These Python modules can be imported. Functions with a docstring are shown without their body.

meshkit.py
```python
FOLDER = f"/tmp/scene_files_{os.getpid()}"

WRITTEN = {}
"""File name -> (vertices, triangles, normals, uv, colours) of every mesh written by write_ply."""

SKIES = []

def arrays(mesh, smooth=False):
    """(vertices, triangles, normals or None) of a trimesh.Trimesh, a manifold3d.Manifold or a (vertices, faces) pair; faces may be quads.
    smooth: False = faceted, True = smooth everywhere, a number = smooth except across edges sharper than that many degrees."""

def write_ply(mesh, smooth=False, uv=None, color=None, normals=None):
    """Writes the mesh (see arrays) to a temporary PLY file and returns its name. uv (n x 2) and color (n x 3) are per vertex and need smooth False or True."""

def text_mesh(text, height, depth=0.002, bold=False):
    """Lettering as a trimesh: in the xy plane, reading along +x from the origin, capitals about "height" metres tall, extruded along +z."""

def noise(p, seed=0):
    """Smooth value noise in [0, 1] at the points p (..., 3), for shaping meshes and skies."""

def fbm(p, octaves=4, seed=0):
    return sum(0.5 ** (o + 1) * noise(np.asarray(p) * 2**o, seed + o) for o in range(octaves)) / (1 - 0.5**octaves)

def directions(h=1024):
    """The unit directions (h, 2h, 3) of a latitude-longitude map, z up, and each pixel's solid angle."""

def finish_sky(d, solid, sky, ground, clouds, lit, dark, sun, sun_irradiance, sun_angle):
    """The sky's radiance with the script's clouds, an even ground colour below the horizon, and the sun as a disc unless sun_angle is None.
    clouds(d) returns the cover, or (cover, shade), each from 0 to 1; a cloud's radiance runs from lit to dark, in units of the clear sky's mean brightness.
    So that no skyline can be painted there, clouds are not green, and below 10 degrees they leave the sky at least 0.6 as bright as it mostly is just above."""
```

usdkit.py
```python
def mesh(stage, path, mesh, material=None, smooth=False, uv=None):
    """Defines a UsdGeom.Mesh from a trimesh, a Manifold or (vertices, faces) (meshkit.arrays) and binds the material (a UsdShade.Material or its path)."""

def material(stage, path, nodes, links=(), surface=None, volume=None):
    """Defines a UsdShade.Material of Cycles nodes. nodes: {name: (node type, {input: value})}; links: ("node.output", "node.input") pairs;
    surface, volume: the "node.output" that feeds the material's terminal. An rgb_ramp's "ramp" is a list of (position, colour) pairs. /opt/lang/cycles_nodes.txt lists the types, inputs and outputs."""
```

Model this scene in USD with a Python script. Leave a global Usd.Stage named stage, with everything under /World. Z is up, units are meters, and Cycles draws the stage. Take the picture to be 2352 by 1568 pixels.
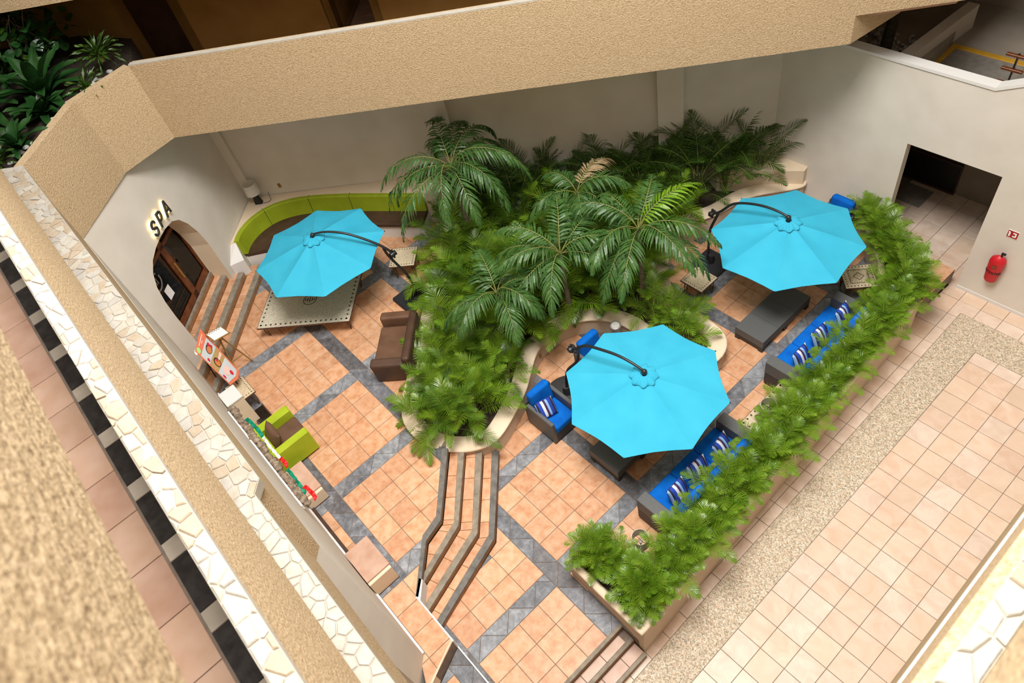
import math, random, numpy as np, trimesh, usdkit, meshkit
from pxr import Usd, UsdGeom, UsdLux, UsdShade, Gf, Sdf
from shapely.geometry import Polygon, LineString, Point, box as sbox, MultiPolygon
from shapely import affinity
from shapely.ops import unary_union
from scipy.spatial import Voronoi
PI = math.pi
stage = Usd.Stage.CreateInMemory()
UsdGeom.Xform.Define(stage, '/World'); UsdGeom.Scope.Define(stage, '/World/Looks')

# ------------------------------------------------------------------ camera, sky, light, exposure
cam = UsdGeom.Camera.Define(stage, '/World/camera')
RT, DN, FW = (0.657647, 0.730743, -0.183072), (0.498569, -0.604379, -0.621413), (-0.564738, 0.317397, -0.761794)
EYE = (5.79159, -3.61279, 10.87807)
cam.AddTransformOp().Set(Gf.Matrix4d(*RT, 0, *[-a for a in DN], 0, *[-a for a in FW], 0, *EYE, 1))
cam.CreateHorizontalApertureAttr(36.0); cam.CreateFocalLengthAttr(25.2205)
cam.CreateClippingRangeAttr((0.05, 200.0)); cam.CreateFStopAttr(2.8); cam.CreateFocusDistanceAttr(11.5)
cam.CreateExposureAttr(0.30)
dome = UsdLux.DomeLight.Define(stage, '/World/sky'); dome.CreateIntensityAttr(0.34); dome.CreateColorAttr((1.0, 0.97, 0.93))
sky = UsdLux.RectLight.Define(stage, '/World/skylight')
sky.CreateWidthAttr(5.0); sky.CreateHeightAttr(5.0); sky.CreateIntensityAttr(33.0); sky.CreateColorAttr((1.0, 0.97, 0.93))
sky.AddTranslateOp().Set((2.4, -1.0, 17.0))

# ------------------------------------------------------------------ helpers
names = {}
def numbered(path):
    n = names.get(path, 0); names[path] = n + 1
    return path if n == 0 else f'{path}_{n:03d}'
def P(o): return str(o.GetPath())
def keys(o, label=None, cat=None, group=None, kind=None):
    for k, v in (('label', label), ('category', cat), ('group', group), ('kind', kind)):
        if v: o.SetCustomDataByKey(k, v)
    return o
def obj(name, mesh, m, parent=None, smooth=False, label=None):
    path = numbered((P(parent) if parent else '/World') + '/' + name)
    o = usdkit.mesh(stage, path, mesh, m, smooth).GetPrim()
    if label: o.SetCustomDataByKey('label', label)
    return o
def struct(name, mesh, m, smooth=False, label=None): return keys(obj(name, mesh, m, None, smooth), label, None, None, 'structure')
def thing(name, label, cat, loc=(0, 0, 0), rot=0, group=None, kind=None):
    x = UsdGeom.Xform.Define(stage, numbered('/World/' + name)); x.AddTranslateOp().Set(Gf.Vec3d(*map(float, loc))); x.AddRotateZOp().Set(float(rot))
    return keys(x.GetPrim(), label, cat, group, kind)
def dup(src, label, loc, rot=0, group=None, scale=None, tilt=None):
    was = src.GetCustomData()
    x = UsdGeom.Xform.Define(stage, numbered('/World/' + src.GetName().rstrip('0123456789').rstrip('_')))
    x.GetPrim().GetReferences().AddInternalReference(src.GetPath()); x.GetPrim().SetInstanceable(True)
    x.ClearXformOpOrder(); x.AddTranslateOp().Set(Gf.Vec3d(*map(float, loc))); x.AddRotateZOp().Set(float(rot))
    if tilt: x.AddRotateXYZOp().Set(Gf.Vec3f(*tilt))
    if scale: x.AddScaleOp().Set(Gf.Vec3f(*scale) if np.ndim(scale) else Gf.Vec3f(scale, scale, scale))
    return keys(x.GetPrim(), label, was.get('category'), group or was.get('group'))
def cat(*ms): return trimesh.util.concatenate([m for m in ms if m is not None])
def bx(x0, x1, y0, y1, z0, z1, c=0.0):
    """box, with chamfered edges when c > 0"""
    if c <= 0:
        m = trimesh.creation.box((x1 - x0, y1 - y0, z1 - z0)); m.apply_translation(((x0 + x1) / 2, (y0 + y1) / 2, (z0 + z1) / 2)); return m
    h = np.array([x1 - x0, y1 - y0, z1 - z0]) / 2; pts = []
    for s in np.ndindex(2, 2, 2):
        s = np.array(s) * 2 - 1
        for k in range(3):
            q = h - c; q[k] = h[k]; pts.append(q * s)
    m = trimesh.convex.convex_hull(np.array(pts)); m.apply_translation(((x0 + x1) / 2, (y0 + y1) / 2, (z0 + z1) / 2)); return m
def polys(g):
    if g.is_empty: return []
    return [p for p in (g.geoms if hasattr(g, 'geoms') else [g]) if p.geom_type == 'Polygon' and p.area > 1e-5]
def ext(g, z0, z1):
    """extrude a shapely polygon (or several)"""
    out = []
    for p in polys(g):
        m = trimesh.creation.extrude_polygon(p, z1 - z0, engine='earcut'); m.apply_translation((0, 0, z0)); out.append(m)
    return cat(*out)
def prism(p, z0, z1, b=0.004):
    """a convex piece with a small bevel at its top edge"""
    c = np.array(p.exterior.coords)[:-1]
    if not p.exterior.is_ccw: c = c[::-1]
    t = p.buffer(-b, join_style='mitre')
    d = np.array(t.exterior.coords)[:-1] if t.geom_type == 'Polygon' and not t.is_empty else None
    if d is not None and not t.exterior.is_ccw: d = d[::-1]
    n = len(c)
    if d is None or len(d) != n or abs(Polygon(c).convex_hull.area - p.area) > 1e-6: return ext(p, z0, z1)
    k = np.argmin(np.linalg.norm(d - c[0], axis=1)); d = np.roll(d, -k, axis=0)
    v = np.vstack([np.c_[c, np.full(n, z0)], np.c_[c, np.full(n, z1 - b)], np.c_[d, np.full(n, z1)]]); f = []
    for r in (0, 1):
        for i in range(n):
            j = (i + 1) % n; f += [[r * n + i, r * n + j, (r + 1) * n + j], [r * n + i, (r + 1) * n + j, (r + 1) * n + i]]
    f += [[2 * n, 2 * n + i, 2 * n + i + 1] for i in range(1, n - 1)]
    return trimesh.Trimesh(v, f, process=False)
def tube(pts, r, sides=10, caps=True):
    p = np.asarray(pts, float); n = len(p); t = np.gradient(p, axis=0); t /= np.linalg.norm(t, axis=1, keepdims=True) + 1e-12
    a = np.cross(t[0], (0, 0, 1.0) if abs(t[0][2]) < .9 else (1.0, 0, 0)); A = []
    for i in range(n):
        a = a - t[i] * (a @ t[i]); a /= np.linalg.norm(a); A.append(a.copy())
    A = np.array(A); B = np.cross(t, A); r = np.broadcast_to(r, (n,)); g = np.arange(sides) * 2 * PI / sides
    v = p[:, None] + r[:, None, None] * (np.cos(g)[None, :, None] * A[:, None] + np.sin(g)[None, :, None] * B[:, None])
    f = []
    for i in range(n - 1):
        for j in range(sides):
            k = (j + 1) % sides; f += [[i * sides + j, i * sides + k, (i + 1) * sides + k], [i * sides + j, (i + 1) * sides + k, (i + 1) * sides + j]]
    v = v.reshape(-1, 3)
    if caps:
        v = np.vstack([v, p[0], p[-1]]); m = len(v)
        f += [[m - 2, (j + 1) % sides, j] for j in range(sides)] + [[m - 1, (n - 1) * sides + j, (n - 1) * sides + (j + 1) % sides] for j in range(sides)]
    return trimesh.Trimesh(v, f, process=False)
def lathe(prof, n=28):
    m = trimesh.creation.revolve(np.array(prof, float), sections=n); return m
def spline(pts, n=24):
    from scipy.interpolate import CubicSpline
    p = np.asarray(pts, float); d = np.r_[0, np.cumsum(np.linalg.norm(np.diff(p, axis=0), axis=1))]
    return CubicSpline(d, p)(np.linspace(0, d[-1], n))
def move(m, loc=(0, 0, 0), rz=0, rx=0, ry=0):
    m = m.copy(); E = trimesh.transformations.euler_matrix(rx, ry, rz); m.apply_transform(E); m.apply_translation(loc); return m
def pillow(w, d, h, n=12, pw=0.5, corner=0.25):
    """a stuffed cushion lying in the xy plane, thickness h"""
    u = np.linspace(-1, 1, n + 1); U, V = np.meshgrid(u, u, indexing='ij')
    puff = ((1 - np.abs(U) ** 2.6) * (1 - np.abs(V) ** 2.6)) ** pw
    pinch = 1 - corner * .22 * (np.abs(U) ** 2 * (1 - np.abs(V) ** 2)) ; pinch2 = 1 - corner * .22 * (np.abs(V) ** 2 * (1 - np.abs(U) ** 2))
    X, Y = U * w / 2 * pinch, V * d / 2 * pinch2
    top = np.stack([X, Y, puff * h / 2], -1).reshape(-1, 3); bot = np.stack([X, Y, -puff * h / 2], -1).reshape(-1, 3)
    f = []
    N = n + 1
    for i in range(n):
        for j in range(n):
            a, b, c, e = i * N + j, (i + 1) * N + j, (i + 1) * N + j + 1, i * N + j + 1
            f += [[a, b, c], [a, c, e], [N * N + a, N * N + c, N * N + b], [N * N + a, N * N + e, N * N + c]]
    m = trimesh.Trimesh(np.vstack([top, bot]), f, process=True); return m
def soft(x0, x1, y0, y1, z0, z1, r=0.05, seg=4):
    """a seat cushion: a box with well rounded edges"""
    s = trimesh.creation.icosphere(2, r); c = []
    for a in np.ndindex(2, 2, 2):
        q = np.array([(x0 + r, x1 - r)[a[0]], (y0 + r, y1 - r)[a[1]], (z0 + r, z1 - r)[a[2]]]); c.append(s.vertices + q)
    return trimesh.convex.convex_hull(np.vstack(c))

# ------------------------------------------------------------------ materials
def M(name, stops, scale=6.0, detail=4.0, rough=0.6, bump=0.0, bscale=60.0, bdist=0.02, spec=0.4, rand=0.0, distort=0.0, trans=0.0, metal=0.0, voro=None, coat=0.0, island=0.0, local=False, voronoi_color=None, sheen=0.0, rgh=0.5):
    n = {'p': ('principled_bsdf', {'roughness': rough, 'specular_ior_level': spec, 'metallic': metal, 'coat_weight': coat, 'sheen_weight': sheen})}; l = []
    if local: n['g'] = ('texture_coordinate', {}); co = 'g.object'
    else: n['g'] = ('geometry', {}); co = 'g.position'
    if not isinstance(stops[0], (tuple, list)): n['c'] = ('color', {'value': stops}); col = 'c.color'
    else:
        if not isinstance(stops[0][-1], (tuple, list)): stops = list(zip(np.linspace(.3, .7, len(stops)), stops))
        if voronoi_color:
            n['v'] = ('voronoi_texture', {'scale': voronoi_color, 'feature': 'f1'}); l += [(co, 'v.vector')]
            n['sx'] = ('separate_color', {'color_type': 'rgb'}); l += [('v.color', 'sx.color')]; src = 'sx.r'
        else:
            n['n'] = ('noise_texture', {'scale': scale, 'detail': detail, 'roughness': rgh, 'distortion': distort}); l += [(co, 'n.vector')]; src = 'n.fac'
        n['r'] = ('rgb_ramp', {'ramp': stops}); l += [(src, 'r.fac')]; col = 'r.color'
    if rand or island:
        n['m'] = ('map_range', {'to_min': 1 - (rand or island), 'to_max': 1 + (rand or island)}); n['h'] = ('hsv', {})
        if rand: n['o'] = ('object_info', {}); l += [('o.random', 'm.value')]
        else:
            if not any(v[0] == 'geometry' for v in n.values()): n['g2'] = ('geometry', {})
            l += [(('g' if n['g'][0] == 'geometry' else 'g2') + '.random_per_island', 'm.value')]
        l += [('m.result', 'h.value'), (col, 'h.color')]; col = 'h.color'
    l += [(col, 'p.base_color')]
    if bump:
        if voro: n['b0'] = ('voronoi_texture', {'scale': bscale, 'feature': voro}); l += [(co, 'b0.vector')]; hs = 'b0.distance'
        else: n['b0'] = ('noise_texture', {'scale': bscale, 'detail': 3.0, 'roughness': 0.6}); l += [(co, 'b0.vector')]; hs = 'b0.fac'
        n['b'] = ('bump', {'strength': bump, 'distance': bdist, 'invert': voro == 'f1'}); l += [(hs, 'b.height'), ('b.normal', 'p.normal')]
    surf = 'p.BSDF'
    if trans:
        n['t'] = ('translucent_bsdf', {}); n['x'] = ('mix_closure', {'fac': trans}); l += [(col, 't.color'), ('p.BSDF', 'x.closure1'), ('t.BSDF', 'x.closure2')]; surf = 'x.closure'
    return usdkit.material(stage, '/World/Looks/' + name, n, l, surface=surf)
def emit(name, col, s): return usdkit.material(stage, '/World/Looks/' + name, {'e': ('emission', {'color': col, 'strength': s})}, [], surface='e.emission')
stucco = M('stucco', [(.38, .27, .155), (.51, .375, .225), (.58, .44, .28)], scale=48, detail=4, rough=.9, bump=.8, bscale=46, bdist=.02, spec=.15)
plaster = M('plaster', [(.66, .61, .535), (.73, .68, .605)], scale=1.6, rough=.8, bump=.12, bscale=7, spec=.2)
cream = M('cream_plaster', [(.72, .58, .42), (.80, .66, .49)], scale=2.2, rough=.75, bump=.15, bscale=9, spec=.25)
render_beige = M('beige_render', [(.58, .46, .35), (.64, .52, .40)], scale=3, rough=.8, bump=.1, bscale=10, spec=.2)
tile_o = [M(f'terracotta_{i}', [(.25, a), (.52, b), (.75, c)], scale=7, detail=6, rough=.42, bump=.06, bscale=30, spec=.4, rand=.1, rgh=.62) for i, (a, b, c) in enumerate((
    ((.50, .205, .085), (.66, .355, .195), (.73, .45, .285)), ((.48, .195, .085), (.63, .34, .19), (.71, .44, .285)), ((.53, .235, .10), (.68, .385, .225), (.74, .475, .31))))]
tile_g = [M(f'slate_{i}', [(.3, a), (.55, b), (.75, c)], scale=9, detail=7, rough=.4, bump=.12, bscale=26, spec=.45, rand=.12, rgh=.65) for i, (a, b, c) in enumerate((
    ((.085, .088, .10), (.19, .195, .215), (.34, .35, .375)), ((.13, .137, .15), (.27, .28, .30), (.44, .455, .48)), ((.07, .066, .07), (.145, .138, .145), (.25, .24, .245))))]
tile_b = [M(f'beige_tile_{i}', [(.3, a), (.65, b)], scale=3.5, detail=5, rough=.4, bump=.04, bscale=30, spec=.4, rand=.05, rgh=.6, distort=1.0) for i, (a, b) in enumerate((
    ((.66, .45, .32), (.75, .57, .44)), ((.65, .48, .37), (.75, .61, .50)), ((.68, .49, .35), (.73, .56, .43))))]
tile_p = [M(f'pink_tile_{i}', [(.3, a), (.65, b)], scale=4, detail=5, rough=.38, spec=.4, bump=.05, bscale=30, rand=.07) for i, (a, b) in enumerate((
    ((.48, .28, .19), (.60, .40, .30)), ((.52, .32, .21), (.62, .42, .31))))]
slate_dark = M('dark_slate', [(.018, .016, .016), (.05, .046, .044)], scale=14, detail=6, rough=.35, bump=.1, bscale=20, spec=.45, rand=.1)
ivory = M('ivory_tile', [(.42, .37, .30), (.55, .49, .40)], scale=6, rough=.4, rand=.08)
grout = M('grout', [(.20, .155, .125), (.27, .215, .175)], scale=12, rough=.9, spec=.1)
grout_l = M('grout_pale', [(.22, .18, .15), (.28, .23, .19)], scale=12, rough=.9, spec=.1)
nosing_m = M('nosing_concrete', [(.20, .17, .13), (.34, .29, .225)], scale=9, detail=6, rough=.75, bump=.2, bscale=70, spec=.25)
nosing_g = M('nosing_grey', [(.12, .115, .105), (.22, .205, .185)], scale=9, detail=6, rough=.75, bump=.2, bscale=70, spec=.25)
riser_m = M('riser_tile', [(.26, .125, .055), (.36, .185, .085)], scale=8, rough=.6, spec=.3)
gravel = M('exposed_aggregate', [(0, (.26, .23, .16)), (.2, (.55, .40, .27)), (.4, (.40, .36, .28)), (.6, (.72, .62, .48)), (.8, (.60, .45, .31)), (1, (.82, .75, .63))], rough=.6, bump=.5, bscale=58, bdist=.012, voro='f1', voronoi_color=58, spec=.3)
flag = [M(f'flagstone_{i}', [(.3, a), (.7, b)], scale=9, detail=6, rough=.65, bump=.35, bscale=22, bdist=.02, spec=.3, rand=.06) for i, (a, b) in enumerate((
    ((.38, .33, .26), (.44, .40, .33)), ((.42, .38, .31), (.47, .44, .38)), ((.37, .29, .20), (.42, .34, .25)), ((.38, .34, .29), (.44, .41, .36))))]
flag_j = M('flagstone_joint', [(.37, .325, .265), (.42, .375, .31)], scale=14, rough=.9)
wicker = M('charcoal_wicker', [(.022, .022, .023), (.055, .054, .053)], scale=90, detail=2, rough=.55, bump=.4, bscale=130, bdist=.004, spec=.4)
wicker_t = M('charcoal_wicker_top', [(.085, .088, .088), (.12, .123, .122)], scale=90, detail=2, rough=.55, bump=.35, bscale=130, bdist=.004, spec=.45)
black = M('black_fabric', [(.012, .012, .014), (.028, .028, .032)], scale=60, rough=.6)
blue = M('blue_canvas', [(.0, .095, .46), (.0, .15, .60)], scale=5, rough=.85, bump=.08, bscale=160, bdist=.003, spec=.2)
cyan = M('turquoise_canvas', [(.035, .39, .58), (.045, .43, .62)], scale=2.5, rough=.8, bump=.10, bscale=6, bdist=.03, spec=.2)
lime = M('lime_upholstery', [(.34, .44, .012), (.42, .52, .025)], scale=3, rough=.6, spec=.3)
moss = M('moss_upholstery', [(.26, .34, .010), (.32, .40, .016)], scale=3, rough=.65, spec=.3)
brown = M('brown_leather', [(.105, .052, .028), (.15, .078, .045)], scale=4, rough=.5, spec=.4, bump=.05, bscale=60)
dbrown = M('dark_brown_leather', [(.055, .028, .017), (.085, .045, .028)], scale=4, rough=.5, spec=.4)
metal_d = M('dark_metal', (.045, .047, .05), rough=.35, metal=.6)
rust = M('wrought_iron', [(.08, .035, .02), (.14, .07, .045)], scale=14, rough=.6)
wood_red = M('mahogany', [(.10, .025, .006), (.20, .06, .018)], scale=5, detail=5, rough=.35, spec=.5, distort=1.5)
wood_y = M('golden_wood', [(.22, .12, .03), (.34, .20, .06)], scale=10, rough=.5)
mosaic = M('mosaic_stone', [(0, (.50, .40, .26)), (.5, (.62, .51, .34)), (1, (.72, .61, .43))], rough=.4, voronoi_color=70, bump=.15, bscale=70, voro='f1', bdist=.003)
mosaic_g = M('mosaic_sand', [(0, (.44, .40, .30)), (.5, (.56, .51, .40)), (1, (.66, .61, .49))], rough=.4, voronoi_color=60, bump=.15, bscale=60, voro='f1', bdist=.003)
dot_m = M('mosaic_dark', [(.035, .022, .014), (.09, .05, .03)], scale=20, rough=.4)
dot_g = M('mosaic_grey', [(.22, .21, .20), (.34, .32, .29)], scale=20, rough=.4)
white = M('white_paint', (.72, .70, .67), rough=.5)
shade_m = M('linen_shade', [(.78, .74, .67), (.84, .80, .74)], scale=30, rough=.8, trans=.25)
paper = M('paper_white', (.86, .86, .85), rough=.6)
coral = M('coral_print', (.62, .155, .075), rough=.4)
red = M('red_vinyl', [(.48, .008, .016), (.60, .012, .022)], scale=6, rough=.4, spec=.5, bump=.12, bscale=9)
blk = M('black_paint', (.01, .01, .01), rough=.5)
green_r = M('green_ribbon', (.0, .22, .12), rough=.5); red_r = M('red_ribbon', (.62, .012, .012), rough=.5); white_r = M('white_ribbon', (.80, .82, .80), rough=.5)
bark = M('dry_bark', [(.10, .065, .04), (.22, .16, .11), (.38, .30, .22)], scale=16, detail=6, rough=.85, bump=.6, bscale=26, bdist=.02)
ochre = M('ochre_plaster', [(.23, .125, .03), (.28, .16, .045)], scale=2, rough=.85, spec=.15)
ochre_d = M('dark_door_wood', [(.035, .014, .006), (.06, .026, .012)], scale=4, rough=.6)
soil = M('potting_soil', [(.018, .012, .008), (.05, .035, .022)], scale=22, rough=.95, bump=.6, bscale=22)
pebble_m = [M(f'pebble_{i}', [a, b], scale=14, rough=.55, rand=.2) for i, (a, b) in enumerate((((.20, .19, .18), (.34, .33, .31)), ((.36, .34, .32), (.52, .50, .47))))]
steel = M('satin_steel', (.42, .41, .40), rough=.5, metal=.6)
chrome = M('brushed_steel', (.62, .61, .60), rough=.25, metal=1.0)
yellow = M('amber_frame', [(.52, .27, .02), (.62, .34, .03)], scale=6, rough=.5)
greyb = M('grey_felt', [(.20, .18, .15), (.27, .245, .21)], scale=9, rough=.9)
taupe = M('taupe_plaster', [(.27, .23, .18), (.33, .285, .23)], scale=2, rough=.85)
def leafmat(name, a, b, c, tr=.28, rough=.38, tip=None):
    return M(name, [(.25, a), (.5, b), (.75, c)], scale=5, detail=2, rough=rough, spec=.5, island=.28, trans=tr)
lf_bright = leafmat('areca_leaf', (.13, .27, .010), (.21, .38, .018), (.31, .48, .03), tr=.36, rough=.3)
lf_hedge = leafmat('hedge_leaf', (.15, .33, .014), (.24, .45, .025), (.35, .55, .045), tr=.36, rough=.3)
lf_mid = leafmat('areca_leaf_mid', (.075, .19, .012), (.13, .28, .02), (.20, .37, .03), tr=.3, rough=.32)
lf_deep = leafmat('kentia_leaf', (.045, .13, .022), (.075, .19, .038), (.11, .25, .055), tr=.2, rough=.42)
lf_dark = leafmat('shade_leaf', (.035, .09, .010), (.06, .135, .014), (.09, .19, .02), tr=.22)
lf_lime = leafmat('young_leaf', (.20, .42, .01), (.27, .52, .02), (.33, .58, .03), tr=.35)
lf_dry = leafmat('dry_leaf', (.45, .30, .14), (.55, .38, .20), (.62, .46, .27), tr=.2, rough=.7)
stem_m = M('palm_stem', [(.16, .17, .04), (.26, .25, .07)], scale=20, rough=.5)
trunk_m = M('palm_trunk', [(.10, .075, .05), (.18, .14, .095)], scale=18, rough=.85, bump=.5, bscale=14)
lf_big = leafmat('broad_leaf', (.012, .055, .012), (.022, .085, .018), (.035, .115, .025), tr=.1, rough=.3)
def glass_pane(name, tint=(.02, .02, .02), fac=.5):
    return usdkit.material(stage, '/World/Looks/' + name, {'t': ('transparent_bsdf', {'color': tint}), 'g': ('glossy_bsdf', {'roughness': .02, 'color': (.9, .9, .9)}), 'f': ('fresnel', {'IOR': 1.5}), 'm': ('mix_closure', {})},
        [('f.fac', 'm.fac'), ('t.BSDF', 'm.closure1'), ('g.BSDF', 'm.closure2')], surface='m.closure')
pane_m = glass_pane('door_glass', (.55, .55, .52))
def stripes(name):
    S = [((.30, .50, .82), .16), ((.02, .018, .05), .07), ((.015, .06, .42), .13), ((.70, .74, .82), .11), ((.05, .02, .07), .09), ((.25, .45, .80), .09), ((.012, .05, .36), .13), ((.02, .015, .04), .07), ((.66, .72, .82), .15)]
    t = 0; r = []
    for c, w in S: r.append((t, c)); t += w
    return usdkit.material(stage, '/World/Looks/' + name, {'g': ('texture_coordinate', {}), 's': ('separate_xyz', {}), 'a': ('math', {'math_type': 'multiply_add', 'value2': 2.3, 'value3': .5}), 'r': ('rgb_ramp', {'ramp': r, 'interpolate': False}), 'p': ('principled_bsdf', {'roughness': .85})},
        [('g.object', 's.vector'), ('s.x', 'a.value1'), ('a.value', 'r.fac'), ('r.color', 'p.base_color')], surface='p.BSDF')
stripe_m = stripes('striped_cotton')

# ------------------------------------------------------------------ outlines taken in metres, x down-right, y up-right in the plan
ZT, ZW, ZS0, ZS1, ZG = .56, -.42, 4.385, 5.80, 7.36
CP = [(-2.15, -1.66), (-1.85, -1.84), (-1.45, -1.86), (-1.08, -1.70), (-.74, -1.34), (-.57, -.98), (-.62, -.62), (-.74, -.30), (-.92, .10), (-1.20, .52), (-1.42, .88), (-1.50, 1.35), (-1.41, 1.78), (-1.22, 2.06), (-1.0, 2.24), (-.55, 2.40), (.05, 2.36), (.62, 2.36), (1.02, 2.50), (1.19, 2.78), (1.17, 3.05), (1.02, 3.28), (.72, 3.41), (.25, 3.42), (-.35, 3.55), (-.9, 3.95), (-1.25, 4.5), (-1.34, 5.05), (-1.08, 5.65), (-.85, 6.5), (-.2, 7.42), (-1.45, 7.55), (-6.35, 2.72), (-5.35, 1.75), (-4.5, .95), (-3.75, .02), (-3.07, -.70), (-2.42, -1.43)]
planterC = Polygon(CP)
planterR = Polygon([(1.93, -1.58), (3.39, -1.60), (3.22, 2.0), (3.06, 6.0), (2.90, 6.45), (1.55, 7.50), (.92, 7.50), (2.05, 6.40), (2.62, 5.5), (2.84, 2.0), (2.88, -.75), (2.5, -.93), (1.98, -1.12)])

def quads_and_bands(x0, y0, nx, ny, per=1.884, t=.4, w=.284, kinds=True):
    """orange blocks of 4 x 4 tiles with zig-zag slate bands between them"""
    out = []
    for a in range(nx[0], nx[1]):
        for b in range(ny[0], ny[1]):
            X, Y = x0 + a * per, y0 + b * per
            for i in range(4):
                for j in range(4): out.append((sbox(X + i * t, Y + j * t, X + i * t + t, Y + j * t + t), 'o'))
    L0, L1 = x0 + nx[0] * per, x0 + nx[1] * per
    def zig(c0, c1, u0, u1, swap, kind):
        k = 0; u = u0; d = c1 - c0
        clip = sbox(u0, c0, u1, c1)
        while u < u1 + 2 * d:
            for tri in (((u - d, c0), (u + d, c0), (u, c1)), ((u, c1), (u + 2 * d, c1), (u + d, c0))):
                p = Polygon(tri).intersection(clip)
                for q in polys(p):
                    out.append((affinity.affine_transform(q, [0, 1, 1, 0, 0, 0]) if swap else q, kind))
            u += 2 * d
    for b in range(ny[0], ny[1] + 1): zig(y0 + b * per - w, y0 + b * per, L0 - w, L1, False, 'gd')
    for a in range(nx[0], nx[1] + 1):
        for b in range(ny[0], ny[1]): zig(x0 + a * per - w, x0 + a * per, y0 + b * per, y0 + b * per + 1.6, True, 'gl')
    return out
def lay(parent, pieces, region, z, seed, pick, gap=.0042, th=.012, most=298):
    rnd = random.Random(seed); eye = np.array(EYE); made = []
    from shapely.prepared import prep
    pr = prep(region)
    for p, k in pieces:
        if not pr.intersects(p): continue
        q = p if pr.contains(p) else p.intersection(region)
        for r in polys(q):
            s = r.buffer(-gap, join_style='mitre')
            for u in polys(s):
                if u.area > 8e-4: made.append((u, k))
    made.sort(key=lambda m: -m[0].area / ((m[0].centroid.x - EYE[0]) ** 2 + (m[0].centroid.y - EYE[1]) ** 2 + 100))
    for i, (u, k) in enumerate(made):
        u = u.simplify(.001)
        dz = rnd.uniform(-.0008, .0008)
        if i < most: obj('tile', prism(u, z - th, z + dz, .003), pick(k, rnd), parent)
    rest = [prism(u, z - th, z, .003) for u, k in made[most:]]
    if rest:
        o = obj('tile', cat(*rest), pick(made[-1][1], rnd), parent); keys(o, kind='stuff')
def pick_og(k, r): return r.choice(tile_o) if k == 'o' else (r.choice((tile_g[0], tile_g[2], tile_g[0])) if k == 'gd' else r.choice((tile_g[1], tile_g[0], tile_g[1])))

# ------------------------------------------------------------------ floors
court = Polygon([(1.10, -3.60), (.66, -2.07), (-.52, -.96), (-1.3, -.6), (-2.2, .9), (-2.2, 4.6), (-1.6, 5.6), (-.4, 7.5), (3.0, 7.5), (2.97, 6.5), (3.10, 4.0), (3.3, -.2), (3.3, -1.60), (2.965, -1.62), (2.965, -4.6), (1.10, -4.6)])
court_vis = court.difference(planterC.buffer(-.03)).difference(planterR.buffer(-.03))
court_f = struct('court_floor', ext(court, -.30, -.008), grout, label='lower court floor of orange tiles divided by slate bands')
lay(court_f, quads_and_bands(0, -1.6, (-2, 3), (-3, 6)), court_vis, 0, 1, pick_og)
terrace = Polygon([(-8.6, -1.2), (-7.78, -1.84), (-5.60, -4.05), (1.42, -4.05), (1.86, -4.25), (1.575, -3.555), (.68, -3.555), (.49, -3.34), (.03, -2.91), (-.07, -2.53), (-1.0, -1.65), (-1.5, -1.2), (-3.0, -.1), (-4.0, 1.2), (-5.6, 2.2), (-7.5, .4)])
terrace_f = struct('terrace_floor', ext(terrace, .0, ZT - .008), grout, label='raised terrace floor of orange tiles divided by slate bands')
tvis = terrace.difference(planterC.buffer(-.03))
def ped_cut(): return unary_union([sbox(-2.55, -4.05, -1.84, -3.6), sbox(-.48, -4.05, .2, -3.55)])
strip_edge = Polygon([(-.07, -2.53), (-1.0, -1.65), (-1.17, -1.82), (-.30, -2.66), (-.36, -3.0), (-.10, -2.95)])
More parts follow.
